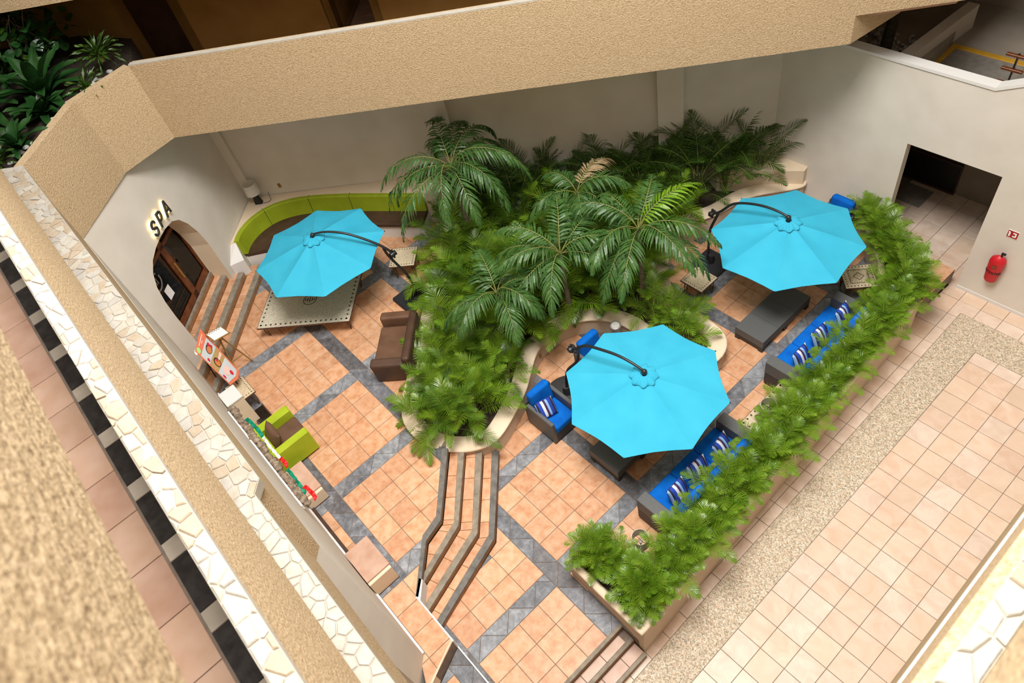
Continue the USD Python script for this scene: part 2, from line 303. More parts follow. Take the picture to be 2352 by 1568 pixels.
tp = [(p, k) for p, k in quads_and_bands(-3.484, -3.465, (-3, 3), (-1, 3), per=1.895, w=.295) if not (p.centroid.x > .306 and p.centroid.y < -2.5)]
tp += [(sbox(.311 + .4 * i, -3.555 - .4 * (j + 1), .311 + .4 * (i + 1), -3.555 - .4 * j), 'o') for i in range(5) for j in range(-2, 4)]
lay(terrace_f, tp, tvis, ZT, 2, pick_og)
walk = Polygon([(2.99, -4.4), (7.4, -4.4), (7.4, 9.9), (-.2, 9.9), (-.2, 7.6), (1.45, 7.5), (3.0, 7.5), (2.9, 6.4), (3.0, 6.0), (3.1, -1.6), (2.99, -1.6)])
walk_f = struct('walkway_floor', ext(walk, -.75, ZW - .008), grout_l, label='walkway floor of pale beige tiles')
grav = unary_union([Polygon([(3.58, -4.4), (4.12, -4.4), (4.10, 6.97), (3.50, 6.97), (3.50, 0)]), sbox(4.0, 6.30, 7.4, 6.97)])
keys(obj('gravel_strip', ext(grav, ZW - .012, ZW), gravel), 'strip of speckled exposed aggregate turning the corner of the walkway', 'gravel', None, 'stuff')
W = []
for i in range(-8, 9):
    for j in range(-16, 24): W.append((sbox(4.11 + i * .3955, 4.037 - (j + 1) * .4013, 4.11 + (i + 1) * .3955, 4.037 - j * .4013), 'b'))
lay(walk_f, W, walk.difference(grav.buffer(.004)).difference(sbox(-5, 8.2, -.3, 12)).difference(Polygon(planterR.exterior).buffer(-.05)), ZW, 3, lambda k, r: r.choice(tile_b))
low = Polygon([(1.58, -3.56), (2.6, -3.56), (2.6, -6), (1.4, -6), (1.46, -4.9), (1.82, -4.12)])
low_f = struct('landing_floor', ext(low, 0, .28 - .008), grout, label='small landing with slate and orange tiles beside the end wall')
lay(low_f, [(sbox(1.5 + .28 * i, -6, 1.78 + .28 * i, -3.5), 'gl' if i < 2 else 'gd') for i in range(0)] + quads_and_bands(1.84, -5.44, (-1, 1), (-1, 2)), low, .28, 4, pick_og)
struct('ground_slab', bx(-20, 14, -14, 20, -1.4, -.76), grout, label='ground below the floors')

# ------------------------------------------------------------------ stairs
def strip_poly(L, R): return Polygon(list(L) + list(R)[::-1])
S = [([(-1.05, -1.69), (-.13, -2.54), (-.03, -2.90), (.46, -3.37), (.66, -3.56)], [(-.97, -1.62), (-.02, -2.53), (.08, -2.91), (.51, -3.33), (.72, -3.56)]),
     ([(-.88, -1.50), (.09, -2.38), (.43, -3.34)], [(-.80, -1.43), (.19, -2.37), (.53, -3.38)]),
     ([(-.72, -1.27), (.35, -2.25), (.74, -3.56)], [(-.64, -1.19), (.45, -2.22), (.85, -3.56)]),
     ([(-.60, -1.03), (.54, -2.09), (1.00, -3.56)], [(-.51, -.95), (.65, -2.07), (1.11, -3.56)])]
st = thing('stairs', 'four angled steps with grey nosings running from the curved planter to the terrace corner', 'stairs')
stair_nos = (nosing_g, nosing_m, nosing_m, nosing_g)
for i, (Lp, Rp) in enumerate(S):
    z = ZT - .14 * i
    obj('nosing', ext(strip_poly(Lp, Rp).buffer(0), z - .05, z + .006), stair_nos[i], st)
    if i < 3:
        Ln, Rn = S[i + 1]
        tread = Polygon(list(Rp) + list(Ln)[::-1]).buffer(0)
        full = Polygon(list(Rp) + list(Rn)[::-1]).buffer(0)
        obj('tread', ext(full.buffer(-.006), z - .14 - .20, z - .14 - .012), riser_m, st)
        # tiles laid across each tread, cut along the two runs
        a, b = np.array(Rp[0]), np.array(Rp[1]); d = (b - a) / np.linalg.norm(b - a); nrm = np.array([d[1], -d[0]])
        c0, c1 = np.array(Rp[1]), np.array(Rp[-1]); e = (c1 - c0) / np.linalg.norm(c1 - c0)
        pc = []
        half1 = Polygon([a - d * .6 - nrm * 1, a - d * .6 + nrm * 1, b + nrm * 1 + d * .02, b - nrm * 1 + d * .02]); half2 = tread.difference(half1)
        for k in range(-2, 5):
            o = a + d * (.05 + .40 * k); pc.append((Polygon([o - nrm, o + nrm, o + d * .40 + nrm, o + d * .40 - nrm]).intersection(half1.intersection(tread)), 'o'))
        nn = np.array([e[1], -e[0]])
        for k in range(-1, 5):
            o = c0 + e * (.12 + .40 * k); pc.append((Polygon([o - nn, o + nn, o + e * .40 + nn, o + e * .40 - nn]).intersection(half2), 'o'))
        rnd = random.Random(50 + i)
        for q, k in pc:
            for r in polys(q):
                for u in polys(r.buffer(-.004, join_style='mitre')):
                    if u.area > 6e-4: obj('tile', prism(u, z - .153, z - .14, .003), rnd.choice(tile_o), st)
    obj('riser', ext(affinity.translate(LineString(Rp).buffer(.008, cap_style='flat'), -.022, -.008), z - .145, z - .05), riser_m, st)
obj('white_riser', ext(Polygon([(.48, -3.36), (.68, -3.57), (.79, -3.57), (.54, -3.33)]), .28, .566), white, st, label='white painted corner of the top step')
struct('trim_1', cat(bx(.68, 2.9, -3.566, -3.545, .0, .30), bx(.68, 1.585, -3.572, -3.548, .28, .568)), white, label='thin white edge along the drop beside the terrace')
struct('trim_2', ext(Polygon([(1.56, -3.57), (1.82, -4.14), (2.1, -4.75), (2.06, -4.77), (1.79, -4.15), (1.545, -3.57)]), .28, .563), cream, label='cream edge of the terrace above the landing')
bs = thing('stairs', 'three straight steps at the planter end leading down to the pale walkway', 'stairs')
for i, (a, b) in enumerate(((2.945, 3.005), (3.155, 3.215), (3.40, 3.455))):
    z = -.14 * i
    obj('nosing', bx(a, b, -4.4, -1.615, z - .05, z + .005, .004), nosing_m, bs); obj('riser', bx(b - .012, b - .004, -4.4, -1.615, z - .14, z - .05), riser_m, bs)
    if i < 2:
        nx = (3.155, 3.40)[i]; rnd = random.Random(i)
        obj('tread', bx(b - .01, nx + .05, -4.4, -1.615, z - .30, z - .152), grout, bs)
        for k in range(7): obj('tile', prism(sbox(b + .003, -1.62 - .4 * (k + 1) - .1 + .2 * i, nx - .003, -1.63 - .4 * k - .1 + .2 * i).intersection(sbox(0, -4.4, 9, -1.62)), z - .153, z - .14, .003), rnd.choice(tile_p), bs)
spa_st = thing('stairs', 'four tiled steps with grey nosings climbing to the spa door', 'stairs')
d45 = np.array([1, -1]) / math.sqrt(2); n45 = np.array([1, 1]) / math.sqrt(2)
def wallpt(s, off=0.0):
    """a point along the 45 degree spa wall: s metres from its right end towards the terrace wall, off metres out into the court"""
    return np.array([-9.565, -.515]) + d45 * s + n45 * off
def onwall(s0, s1, o0, o1): return Polygon([wallpt(s0, o0), wallpt(s1, o0), wallpt(s1, o1), wallpt(s0, o1)])
SR = [(2.42, 4.6, -.38, 1.12), (2.46, 5.2, -.10, .98), (2.28, 5.4, .19, .84), (1.92, 5.4, .50, .70)]
for i, (s0, s1, off, z) in enumerate(SR):
    obj('nosing', ext(onwall(s0, s1, off - .13, off), z - .05, z + .004), nosing_m, spa_st)
    obj('riser', ext(onwall(s0, s1, off - .022, off - .004), z - .14, z - .05), riser_m, spa_st)
    obj('tread', ext(onwall(s0, s1, off - .45, off - .012), .2, z - .014), riser_m, spa_st)
    if i: 
        rnd = random.Random(70 + i); o0 = SR[i - 1][2]
        for k in range(9):
            u = onwall(s0 + .345 * k - .1, s0 + .345 * (k + 1) - .1, o0 + .003, off - .133).intersection(onwall(s0, 5.2, -2, 2)).buffer(-.004, join_style='mitre')
            for q in polys(u): obj('tile', prism(q, z - .013, z, .003), rnd.choice(tile_o), spa_st)

# ------------------------------------------------------------------ walls
ARCH = [(2.46, .0), (2.46, 1.9), (2.52, 2.30), (2.63, 2.62), (2.78, 2.86), (2.98, 3.0), (3.25, 3.06), (3.50, 3.07), (3.75, 3.05), (4.02, 2.98), (4.22, 2.84), (4.36, 2.62), (4.43, 2.3), (4.46, 1.9), (4.46, .0)]
def wall45(poly, o0, o1):
    """extrude a polygon in (along, height) coordinates of the spa wall"""
    m = trimesh.creation.extrude_polygon(poly, 1.0, engine='earcut'); v = m.vertices; q = np.array([wallpt(s, o1 + (o0 - o1) * t) for s, h, t in zip(v[:, 0], v[:, 1], v[:, 2])])
    m = trimesh.Trimesh(np.c_[q, v[:, 1]], m.faces, process=False); m.fix_normals(); return m
wall_sp = Polygon([(-.2, 0), (5.0, 0), (5.0, ZS0 + .02), (-.2, ZS0 + .02)]).difference(Polygon(ARCH))
struct('wall_spa', wall45(wall_sp, -.42, 0), plaster, label='white angled wall with the arched spa entrance')
# arch reveal is the inside of that wall, cream
rev = []
for (a, b), (c, d) in zip(ARCH[:-1], ARCH[1:]):
    p = [wallpt(a, .002), wallpt(c, .002), wallpt(c, -.42), wallpt(a, -.42)]
    rev.append(([*p[0], b], [*p[1], d], [*p[2], d], [*p[3], b]))
rv = np.array(rev).reshape(-1, 3); ctr = np.array([*wallpt(3.46), 1.5]); rv2 = rv.copy(); rv2 = rv2 + (ctr - rv2) * np.array([.004, .004, .004])
struct('trim_3', (rv2, np.arange(len(rv2)).reshape(-1, 4)), cream, label='cream reveal of the spa arch')
back = [(-9.60, -.55), (-1.45, 7.60)]
bd = np.array([1, 1]) / math.sqrt(2); bn = np.array([1, -1]) / math.sqrt(2)
def backpt(s, off=0): return np.array([-9.34, -.74]) + bd * s + bn * off
def onback(s0, s1, o0, o1): return Polygon([backpt(s0, o0), backpt(s1, o0), backpt(s1, o1), backpt(s0, o1)])
struct('wall_back', cat(ext(onback(-.5, 11.7, -.3, 0), 0, ZS0 + .03), ext(onback(0, .22, 0, .10), 0, ZS0), ext(onback(4.72, 5.18, 0, .13), 0, ZS0), ext(onback(9.36, 9.86, 0, .15), 0, ZS0)), plaster, label='white back wall with shallow pilasters behind the palms')
# right wall with the doorway and the stepped top
RW = Polygon([(-2.2, -.6), (6.6, -.6), (6.6, 5.75), (2.57, 3.62), (-.1, 3.62), (-.1, ZS0 + .03), (-2.2, ZS0 + .03)]).difference(sbox(1.53, -.6, 3.12, 2.2))
def xz(poly, y0, y1):
    m = trimesh.creation.extrude_polygon(poly, y1 - y0, engine='earcut'); v = m.vertices; m = trimesh.Trimesh(np.c_[v[:, 0], y0 + v[:, 2], v[:, 1]], m.faces, process=False); m.fix_normals(); return m
struct('wall_right', xz(RW, 7.52, 7.69), plaster, label='white wall with the passage opening and the fire extinguisher')
struct('trim_4', xz(Polygon([(-.1, 3.60), (2.57, 3.60), (6.6, 5.73), (6.6, 5.78), (2.56, 3.65), (-.1, 3.65)]), 7.50, 7.71), white, label='white capping of the balcony wall above the passage')
struct('baseboard_right', bx(3.12, 6.6, 7.505, 7.522, ZW, ZW + .07), white, label='white skirting under the extinguisher')
# passage behind the opening
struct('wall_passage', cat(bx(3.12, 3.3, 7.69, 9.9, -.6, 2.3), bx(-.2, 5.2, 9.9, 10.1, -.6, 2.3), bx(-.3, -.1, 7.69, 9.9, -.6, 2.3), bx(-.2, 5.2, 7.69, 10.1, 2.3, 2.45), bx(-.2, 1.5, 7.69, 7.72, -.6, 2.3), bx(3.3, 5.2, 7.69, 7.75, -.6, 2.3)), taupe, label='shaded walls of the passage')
pd = thing('passage_cabinet', 'low black cabinet front against the far wall of the dark passage', 'cabinet', (1.25, 9.88, ZW))
obj('panel', bx(-.60, .56, -.05, .0, .06, .72, .01), blk, pd); obj('frame', cat(bx(-.62, .58, -.06, -.01, .0, .05), bx(-.62, .58, -.06, -.01, .72, .75), bx(-.62, -.60, -.06, -.01, .05, .72), bx(.56, .58, -.06, -.01, .05, .72)), dbrown, pd)
keys(obj('door_mat', bx(.95, 1.5, 9.1, 9.7, ZW, ZW + .015, .004), greyb), 'grey mat on the passage floor below the black panel', 'mat')
# terrace wall on the left: white, turning at the end
TWp = Polygon([(-7.2, -3.99), (1.42, -3.99), (1.74, -4.30), (1.74, -6.5), (-7.2, -6.5)])
TWf = Polygon([(-6.3, -3.985), (1.42, -3.985), (1.73, -4.29), (1.73, -4.5), (-6.3, -4.5)])
struct('wall_left', ext(TWf, .0, ZS0), plaster, label='white terrace wall below the left parapet')
struct('trim_5', ext(LineString([(-5.4, -3.975), (1.425, -3.975)]).buffer(.02, cap_style='flat'), ZT, ZT + .07), white, label='white skirting along the terrace wall')
keys(obj('dark_skirting', bx(-1.83, -.5, -3.97, -3.90, ZT, ZT + .05), dbrown), 'dark brown plinth between the two pink-topped pedestals', 'plinth')

# parapets of the gallery above the court (stucco) : left run, chamfer, back run
AM = (-7.22, -2.78)
A0, A1, A2, A3 = (-6.07, -3.99), (-7.42, -1.72), (1.80, 7.50), (1.42, -3.985)
def wallrun(pts, th, z0, z1, side=1):
    return ext(LineString(pts).buffer(th * side, single_sided=True, join_style='mitre'), z0, z1)
struct('wall_parapet', cat(wallrun([(1.74, -4.30), (1.42, -3.985), A0, AM, A1], .16, ZS0, ZS1, 1), wallrun([A1, (.72, 6.42)], .16, ZS0, ZS1), ext(Polygon([(.72, 6.42), (1.85, 7.55), (1.7, 7.7), (.6, 6.55)]), 4.83, ZS1),
       ext(Polygon([(.72, 6.42), (.86, 7.55), (.72, 7.55), (.58, 6.44)]), ZS0, 4.83)), stucco, label='sand coloured stucco parapet round the level above the court')
struct('trim_6', cat(wallrun([A1, (1.85, 7.55)], .085, ZS1, ZS1 + .022), ), flag[1], label='pale stone capping of the back parapet')
struct('ceiling', cat(ext(Polygon([(-7.53, -1.70), (.62, 6.46), (.78, 7.55), (-1.4, 7.7), (-9.7, -.6), (-8.9, -2.1), (-6.3, -4.2), (-6.17, -3.99), (-7.34, -2.80)]), ZS0 + .02, ZS0 + .30)), plaster, label='white soffit under the gallery')
struct('floor_gallery', ext(Polygon([(-7.62, -1.66), (1.62, 7.60), (1.62, 13), (-4, 13), (-16, 1), (-16, -6.5), (-6.4, -6.5), (-6.3, -4.15), (-7.42, -2.86)]), ZS0 + .3, 4.80), tile_p[0], label='gallery floor behind the back parapet')
def flags(name, region, z0, z1, cell, seed, label, parent=None, mats=flag, jit=.006, gap=.006, irregular=.8):
    rnd = np.random.default_rng(seed); r = random.Random(seed)
    base = struct(name, ext(region, z0, z1 - .010), flag_j, label=label)
    x0, y0, x1, y1 = region.bounds; pts = []
    for x in np.arange(x0 - cell, x1 + cell, cell):
        for y in np.arange(y0 - cell, y1 + cell, cell * .9): pts.append((x + rnd.uniform(-1, 1) * cell * .5 * irregular, y + rnd.uniform(-1, 1) * cell * .5 * irregular))
    v = Voronoi(np.array(pts)); out = []
    for reg in v.point_region:
        q = v.regions[reg]
        if -1 in q or not q: continue
        p = Polygon(v.vertices[q]).intersection(region).buffer(-gap, join_style='mitre')
        out += [u for u in polys(p) if u.area > 3e-4]
    for u in out[:298]:
        u = u.simplify(.002); obj('stone', prism(u, z1 - .03, z1 + r.uniform(-jit, jit), .006), r.choice(mats), base)
    if len(out) > 298: keys(obj('stone', cat(*[prism(u.simplify(.002), z1 - .03, z1, .006) for u in out[298:]]), flag[1], base), kind='stuff')
    return base
flags('trim_7', Polygon([(-6.30, -4.20), (-6.09, -3.955), (1.435, -3.955), (1.54, -4.06), (4.5, -4.05), (4.5, -4.40), (-6.4, -4.40)]), ZS1 - .10, ZS1 + .02, .13, 5, 'rough cream flagstone ledge on the left parapet')
struct('trim_8', cat(bx(1.5, 6.2, -4.42, -4.09, ZS0, ZS1 - .10), bx(-6.3, 1.6, -4.42, -4.16, ZS0 + .02, ZS1 - .1)), stucco, label='stucco face under the narrower part of the stone ledge')
# the gallery above: stucco face, flagstone coping, tiles with a black border
struct('wall_gallery_left', bx(-9, 6.3, -4.166, -4.09, 6.95, 8.34), stucco, label='stucco face of the upper left parapet')
flags('trim_9', sbox(-2.0, -4.168, 5.2, -4.072), 8.30, 8.36, .11, 8, 'cream flagstone coping of the upper left parapet', gap=.004, jit=.002)
gal = struct('floor_upper', bx(-4, 6.2, -7.5, -4.17, 7.05, ZG - .008), grout, label='upper gallery floor with pink tiles and a black and ivory border')
rnd = random.Random(4)
for k in range(-8, 10):
    X = 1.96 + .40 * k
    for r_ in range(0, 4): obj('tile', prism(sbox(X + .003, -4.503 - .402 * (r_ + 1) + .003, X + .397, -4.509 - .402 * r_), ZG - .012, ZG, .002), rnd.choice(tile_p), gal)
for k in range(-6, 7):
    X = 1.745 + .552 * k
    obj('tile', prism(sbox(X + .003, -4.492, X + .400, -4.17), ZG - .012, ZG, .002), slate_dark, gal)
    obj('tile', prism(sbox(X + .405, -4.492, X + .549, -4.17), ZG - .012, ZG, .002), ivory, gal)
# nearest parapet above, on the left, blurred; and the parapet on the right
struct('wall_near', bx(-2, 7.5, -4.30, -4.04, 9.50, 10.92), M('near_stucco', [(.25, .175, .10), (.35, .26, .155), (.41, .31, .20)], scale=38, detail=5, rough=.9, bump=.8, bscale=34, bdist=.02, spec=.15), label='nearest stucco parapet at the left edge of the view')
struct('wall_gallery_right', cat(bx(5.875, 6.012, -4.0, 7.6, 6.95, 8.34), bx(5.90, 6.10, -4.0, 7.6, ZS0, ZS1)), stucco, label='stucco parapet at the right')
struct('trim_10', bx(5.866, 5.88, -3.9, 7.6, 7.50, 7.54), white, label='thin white line along the right parapet')
flags('trim_11', sbox(5.915, -3.3, 6.012, 3.0), 8.30, 8.36, .12, 11, 'cream flagstone coping of the right parapet', gap=.004, jit=.002)
struct('wall_near_right', bx(5.912, 6.4, -4.3, 7.6, 9.50, 10.80), stucco, label='nearest stucco parapet at the right')
struct('wall_upper_back', cat(ext(LineString([(-9.2, -3.5), (2.4, 8.1)]).buffer(.15, single_sided=True), 6.95, 8.35)), stucco, label='stucco parapet of the next gallery at the back')
struct('ceiling_gallery', ext(Polygon([(-9.2, -3.45), (2.2, 7.95), (2.2, 14), (-5, 14), (-18, 2), (-18, -7), (-9.4, -7)]), 6.97, 7.3), ochre, label='ceiling of the back gallery')
struct('wall_outer', cat(bx(7.4, 7.6, -8, 13, -.8, 10.9), bx(-17, 7.4, -7.7, -7.5, -.8, 10.9), bx(6.10, 7.4, -4.4, 13, 4.4, 4.7), bx(6.012, 7.4, -4.4, 13, 6.95, 7.2), bx(-17, 6.4, -7.5, -4.3, 9.5, 9.8), bx(-17, 7.4, 13, 13.2, 2.3, 10.9), bx(-17.2, -17, -7.7, 13, 2.3, 10.9), bx(6.4, 7.4, -4.4, 13, 9.5, 9.8)), plaster, label='plain outer walls of the building beyond the galleries')
struct('ceiling_upper', ext(Polygon([(-9.4, -3.5), (2.2, 8.1), (2.2, 13), (-17, 13), (-17, -7.5), (-9.4, -7.5)]), 9.5, 9.8), plaster, label='slab over the upper gallery at the back')
# back wall of the gallery: ochre, with a dark door and a passage
def galpt(s, off=0): return np.array([-7.42, -1.72]) + bd * s - bn * off
def ongal(s0, s1, o0, o1): return Polygon([galpt(s0, o0), galpt(s1, o0), galpt(s1, o1), galpt(s0, o1)])
struct('wall_gallery_back', cat(ext(ongal(.15, 3.05, 1.75, 2.0), 4.8, 7.0), ext(ongal(3.9, 12.5, 1.35, 1.6), 4.8, 7.0), ext(ongal(3.9, 4.05, 1.35, 4.2), 4.8, 7.0), ext(ongal(2.9, 3.05, 1.75, 4.2), 4.8, 7.0), ext(ongal(2.9, 4.05, 4.2, 4.4), 4.8, 7.0), ext(ongal(-8, -1.0, 1.9, 2.1), 4.8, 7.0), ext(ongal(.15, .35, 1.75, 3.6), 4.8, 7.0), ext(ongal(-1.2, -1.0, 2.1, 3.6), 4.8, 7.0)), ochre, label='ochre wall of the back gallery')
dr = keys(obj('door_1', ext(ongal(-1.0, .15, 2.25, 2.32), 4.8, 6.9), ochre_d), 'dark brown door in the shaded back gallery', None, None, 'structure')
obj('door_handle', ext(ongal(-.05, .02, 2.20, 2.25), 5.75, 5.80), chrome, dr)
gt = struct('floor_passage', ext(ongal(3.05, 3.9, 1.0, 4.2), 4.78, 4.795), grout, label='tiled gallery passage between the ochre walls')
for i in range(2):
    for j in range(8): obj('tile', prism(ongal(3.06 + .42 * i, 3.47 + .42 * i, 1.0 + .4 * j, 1.395 + .4 * j), 4.79, 4.806, .003), tile_p[(i + j) % 2], gt)
struct('baseboard_gallery', cat(ext(ongal(3.03, 3.07, 1.74, 4.2), 4.8, 4.9), ext(ongal(.15, 3.05, 1.73, 1.75), 4.8, 4.9)), wood_y, label='ochre skirting in the gallery passage')
# room behind the white capping on the right
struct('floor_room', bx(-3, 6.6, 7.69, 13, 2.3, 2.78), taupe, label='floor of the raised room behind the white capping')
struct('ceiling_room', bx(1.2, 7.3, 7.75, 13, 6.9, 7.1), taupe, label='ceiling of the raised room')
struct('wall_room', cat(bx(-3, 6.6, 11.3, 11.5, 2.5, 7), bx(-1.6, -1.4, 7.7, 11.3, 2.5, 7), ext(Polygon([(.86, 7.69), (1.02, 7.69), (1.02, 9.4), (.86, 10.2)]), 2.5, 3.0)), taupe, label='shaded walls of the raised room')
struct('trim_12', ext(Polygon([(.66, 8.35), (.86, 8.35), (.98, 10.4), (.78, 10.4)]), 2.78, 3.22), plaster, label='low white kerb beside the pebble bed')
bd_ = thing('framed_mat', 'grey mat with an amber border on the floor of the raised room', 'mat', (1.0, 8.6, 2.78))
obj('mat', bx(.08, 1.5, .02, 1.0, 0, .03, .005), greyb, bd_); obj('border', cat(bx(0, .10, -.04, 1.1, 0, .045, .005), bx(.10, 1.5, .98, 1.1, 0, .045, .005)), yellow, bd_)
rk = thing('wooden_rack', 'dark brown wooden rack at the right edge of the raised room', 'rack', (2.42, 8.45, 2.78))
obj('leg', tube([(0, 0, 0), (.02, 0, .9)], .02, 8), chrome, rk)
for k in range(4): obj('slat', bx(-.16, .16, -.03, .03, .12 + .24 * k, .16 + .24 * k, .006), wood_red, rk)
ptk = keys(obj('palm_trunk', tube(spline([(.20, 8.75, 2.7), (.16, 8.95, 3.6), (.05, 9.3, 4.8), (-.02, 9.5, 6.0)], 14), np.linspace(.10, .075, 14), 10), M('dark_trunk', [(.03, .024, .016), (.06, .05, .035)], scale=16, rough=.9, bump=.5, bscale=12), None, 40), 'dark leaning palm trunk rising out of the pebble bed', 'trunk')
def pebble(r, rnd):
    m = trimesh.creation.icosphere(1, r); m.vertices *= (1, rnd.uniform(.65, .95), rnd.uniform(.5, .8)); m.vertices += (meshkit.noise(m.vertices * 3 / r + rnd.uniform(0, 50)) - .5)[:, None] * r * .35; return move(m, rz=rnd.uniform(0, 6))
rnd = random.Random(12); pb = []
for k in range(170):
    q = (rnd.uniform(-.55, .62), rnd.uniform(8.05, 9.6)); pb.append(move(pebble(rnd.uniform(.04, .075), rnd), (*q, 2.80 + rnd.uniform(0, .05))))
keys(obj('pebbles', cat(*pb), pebble_m[1], None, True), 'bed of pale pebbles around the dark palm trunk', 'pebbles', None, 'stuff')

# ------------------------------------------------------------------ planters
def rim_planter(name, poly, zrim, width, zbase, label, soil_z, m=cream, side=render_beige, lip=.03, smooth=True):
    c = np.array(poly.exterior.coords)[:-1]
    if not poly.exterior.is_ccw: c = c[::-1]
    cc = spline(np.vstack([c, c[:1]]), 260)[:-1] if smooth else np.array(LineString(np.vstack([c, c[:1]])).segmentize(.08).coords)[:-1]
    t = np.roll(cc, -1, 0) - np.roll(cc, 1, 0); t /= np.linalg.norm(t, axis=1, keepdims=True); nrm = np.c_[t[:, 1], -t[:, 0]]
    zr = np.array([zrim(*q) for q in cc])
    prof = [(0, None), (.0, -.06), (lip, -.05), (lip + .005, -.02), (lip - .02, .0), (-width * .5, .012), (-width + .03, .0), (-width, -.04), (-width, -.35)]
    rows = []
    for off, dz in prof:
        z = np.full(len(cc), zbase) if dz is None else zr + dz
        rows.append(np.c_[cc + nrm * off, z])
    n = len(cc); v = np.vstack(rows); f = []
    for r in range(len(prof) - 1):
        for i in range(n):
            j = (i + 1) % n; f.append([r * n + i, r * n + j, (r + 1) * n + j, (r + 1) * n + i])
    f = np.array(f)
    tth = thing(name, label, 'planter')
    obj('side', (v[:2 * n], f[f.max(1) < 2 * n]), side, tth, True)
    obj('rim', (v[n:], f[f.min(1) >= n] - n), m, tth, True)
    inner = poly.buffer(-width + .02)
    obj('soil', ext(inner, zbase, soil_z), soil, tth)
    return tth
def zrimC(x, y):
    k = max(0, min(1, (-x - .75) / .9)) * max(0, min(1, (-y - .55) / .8))
    l = max(0, min(1, (-x - 1.6) / .8)) if y < 3 else 0
    return .44 + max(k, l * .9) * .30 + (.12 if y > 4.8 else 0)
pc_ = rim_planter('planter', planterC, zrimC, .30, .0, 'large curved cream planter full of palms in the middle of the court', .38)
pr_ = rim_planter('planter', Polygon(planterR.exterior), lambda x, y: .56, .10, ZW, 'long straight cream planter between the blue sofas and the walkway', .46, smooth=False)

# ------------------------------------------------------------------ palms
def frond(L, n, ll, lw, e0, e1, seed, stem=.22, rr=.006, hang=.25, tip=.35, vlift=.25, segs=3, ex=1.25, fold=0.0, jit=.05, a0=68, a1=24):
    """one pinnate leaf growing along +x from the origin; returns (leaflets, rachis)"""
    r = np.random.default_rng(seed); N = 26; s = np.linspace(0, 1, N); el = np.radians(e0 + (e1 - e0) * s ** ex)
    yaw = np.cumsum(np.full(N, r.normal(0, .012))); d = np.stack([np.cos(el) * np.cos(yaw), np.cos(el) * np.sin(yaw), np.sin(el)], 1); p = np.vstack([np.zeros(3), np.cumsum(d[:-1] * L / (N - 1), 0)])
    ra = tube(p, np.linspace(rr, rr * .25, N), 5)
    V, F = [], []
    us = np.linspace(stem, 1.0, n)
    for k, u in enumerate(us):
        i = u * (N - 1); i0 = min(int(i), N - 2); q = p[i0] + (p[i0 + 1] - p[i0]) * (i - i0); T = d[i0]; B = np.cross((0, 0, 1.0), T); B /= np.linalg.norm(B) + 1e-9; Nn = np.cross(T, B)
        w = (u - stem) / (1 - stem); ln = ll * (math.sin(PI * min(1, .16 + .80 * w)) ** .7) * (1 - .25 * w) * r.uniform(.88, 1.06)
        a = math.radians(a0 + (a1 - a0) * w)
        for sd in (-1, 1):
            D = T * math.cos(a) + B * sd * math.sin(a) + Nn * vlift; D = D + r.normal(0, jit, 3); D /= np.linalg.norm(D)
            tw = r.normal(0, fold) + sd * fold * .8; Nt = Nn * math.cos(tw) + B * math.sin(tw); side = np.cross(D, Nt); side /= np.linalg.norm(side) + 1e-9
            base = len(V) ; ws = (.40, 1.0, .66) if segs == 3 else (.5, 1.0)
            pts = [q]; c = D.copy()
            for m in range(segs): c = c + np.array([0, 0, -hang * (m + .5) / segs]); c /= np.linalg.norm(c); pts.append(pts[-1] + c * ln / segs)
            for m in range(segs): V += [pts[m] - side * lw * ws[m] / 2, pts[m] + side * lw * ws[m] / 2]
            V.append(pts[segs])
            for m in range(segs - 1): o = base + 2 * m; F += [[o, o + 1, o + 3], [o, o + 3, o + 2]]
            o = base + 2 * (segs - 1); F.append([o, o + 1, o + 2])
    return trimesh.Trimesh(np.array(V), F, process=False), ra
def palm(name, label, group, loc, nf, L, n, ll, lw, e0, e1, mats, seed, spread=.05, h0=(0., .1), extra=None, jitter=.2, stem=.22, hang=.25, stems=0, cat_='palm'):
    r = np.random.default_rng(seed); t = thing(name, label, cat_, loc, 0, group)
    if stems:
        sm = [tube(spline([(0, 0, -.02), (math.cos(a) * spread * .5, math.sin(a) * spread * .5, h0[1] * .6), (math.cos(a) * spread, math.sin(a) * spread, h0[1] + .12)], 5), np.linspace(.012, .008, 5), 5) for a in np.arange(stems) * 2 * PI / stems]
        obj('stem', cat(*sm), stem_m, t, True)
    for k in range(nf):
        f = (k + .5) / nf; az = k * 2.39996 + r.normal(0, .2); le = L * r.uniform(1 - jitter, 1 + jitter); E0 = e0[0] + (e0[1] - e0[0]) * f + r.normal(0, 4); E1 = e1[0] + (e1[1] - e1[0]) * f + r.normal(0, 6)
        lv, ra = frond(le, n, ll * le / L, lw, E0, E1, seed * 100 + k, stem=stem, hang=hang, rr=.0045 + .003 * le)
        T = trimesh.transformations.rotation_matrix(az, (0, 0, 1)); T[:3, 3] = (math.cos(az) * spread * r.uniform(.2, 1), math.sin(az) * spread * r.uniform(.2, 1), r.uniform(*h0))
        lv.apply_transform(T); ra.apply_transform(T)
        fo = obj('frond', lv, mats[k % len(mats)] if not callable(mats) else mats(k), t); obj('rachis', ra, stem_m, fo, True)
    return t
far = (0, 0, -40)
hedge = [palm('hedge_palm', 'small bright green areca palm in the long planter', 'areca palms in the long planter', (3.02, -.9 + .0 * k, .46), 14, .49, 24, .185, .0105, (86, 44), (38, -38), [lf_hedge, lf_hedge, lf_bright], 300 + k, h0=(.02, .14), spread=.07, stems=5) for k in range(3)]
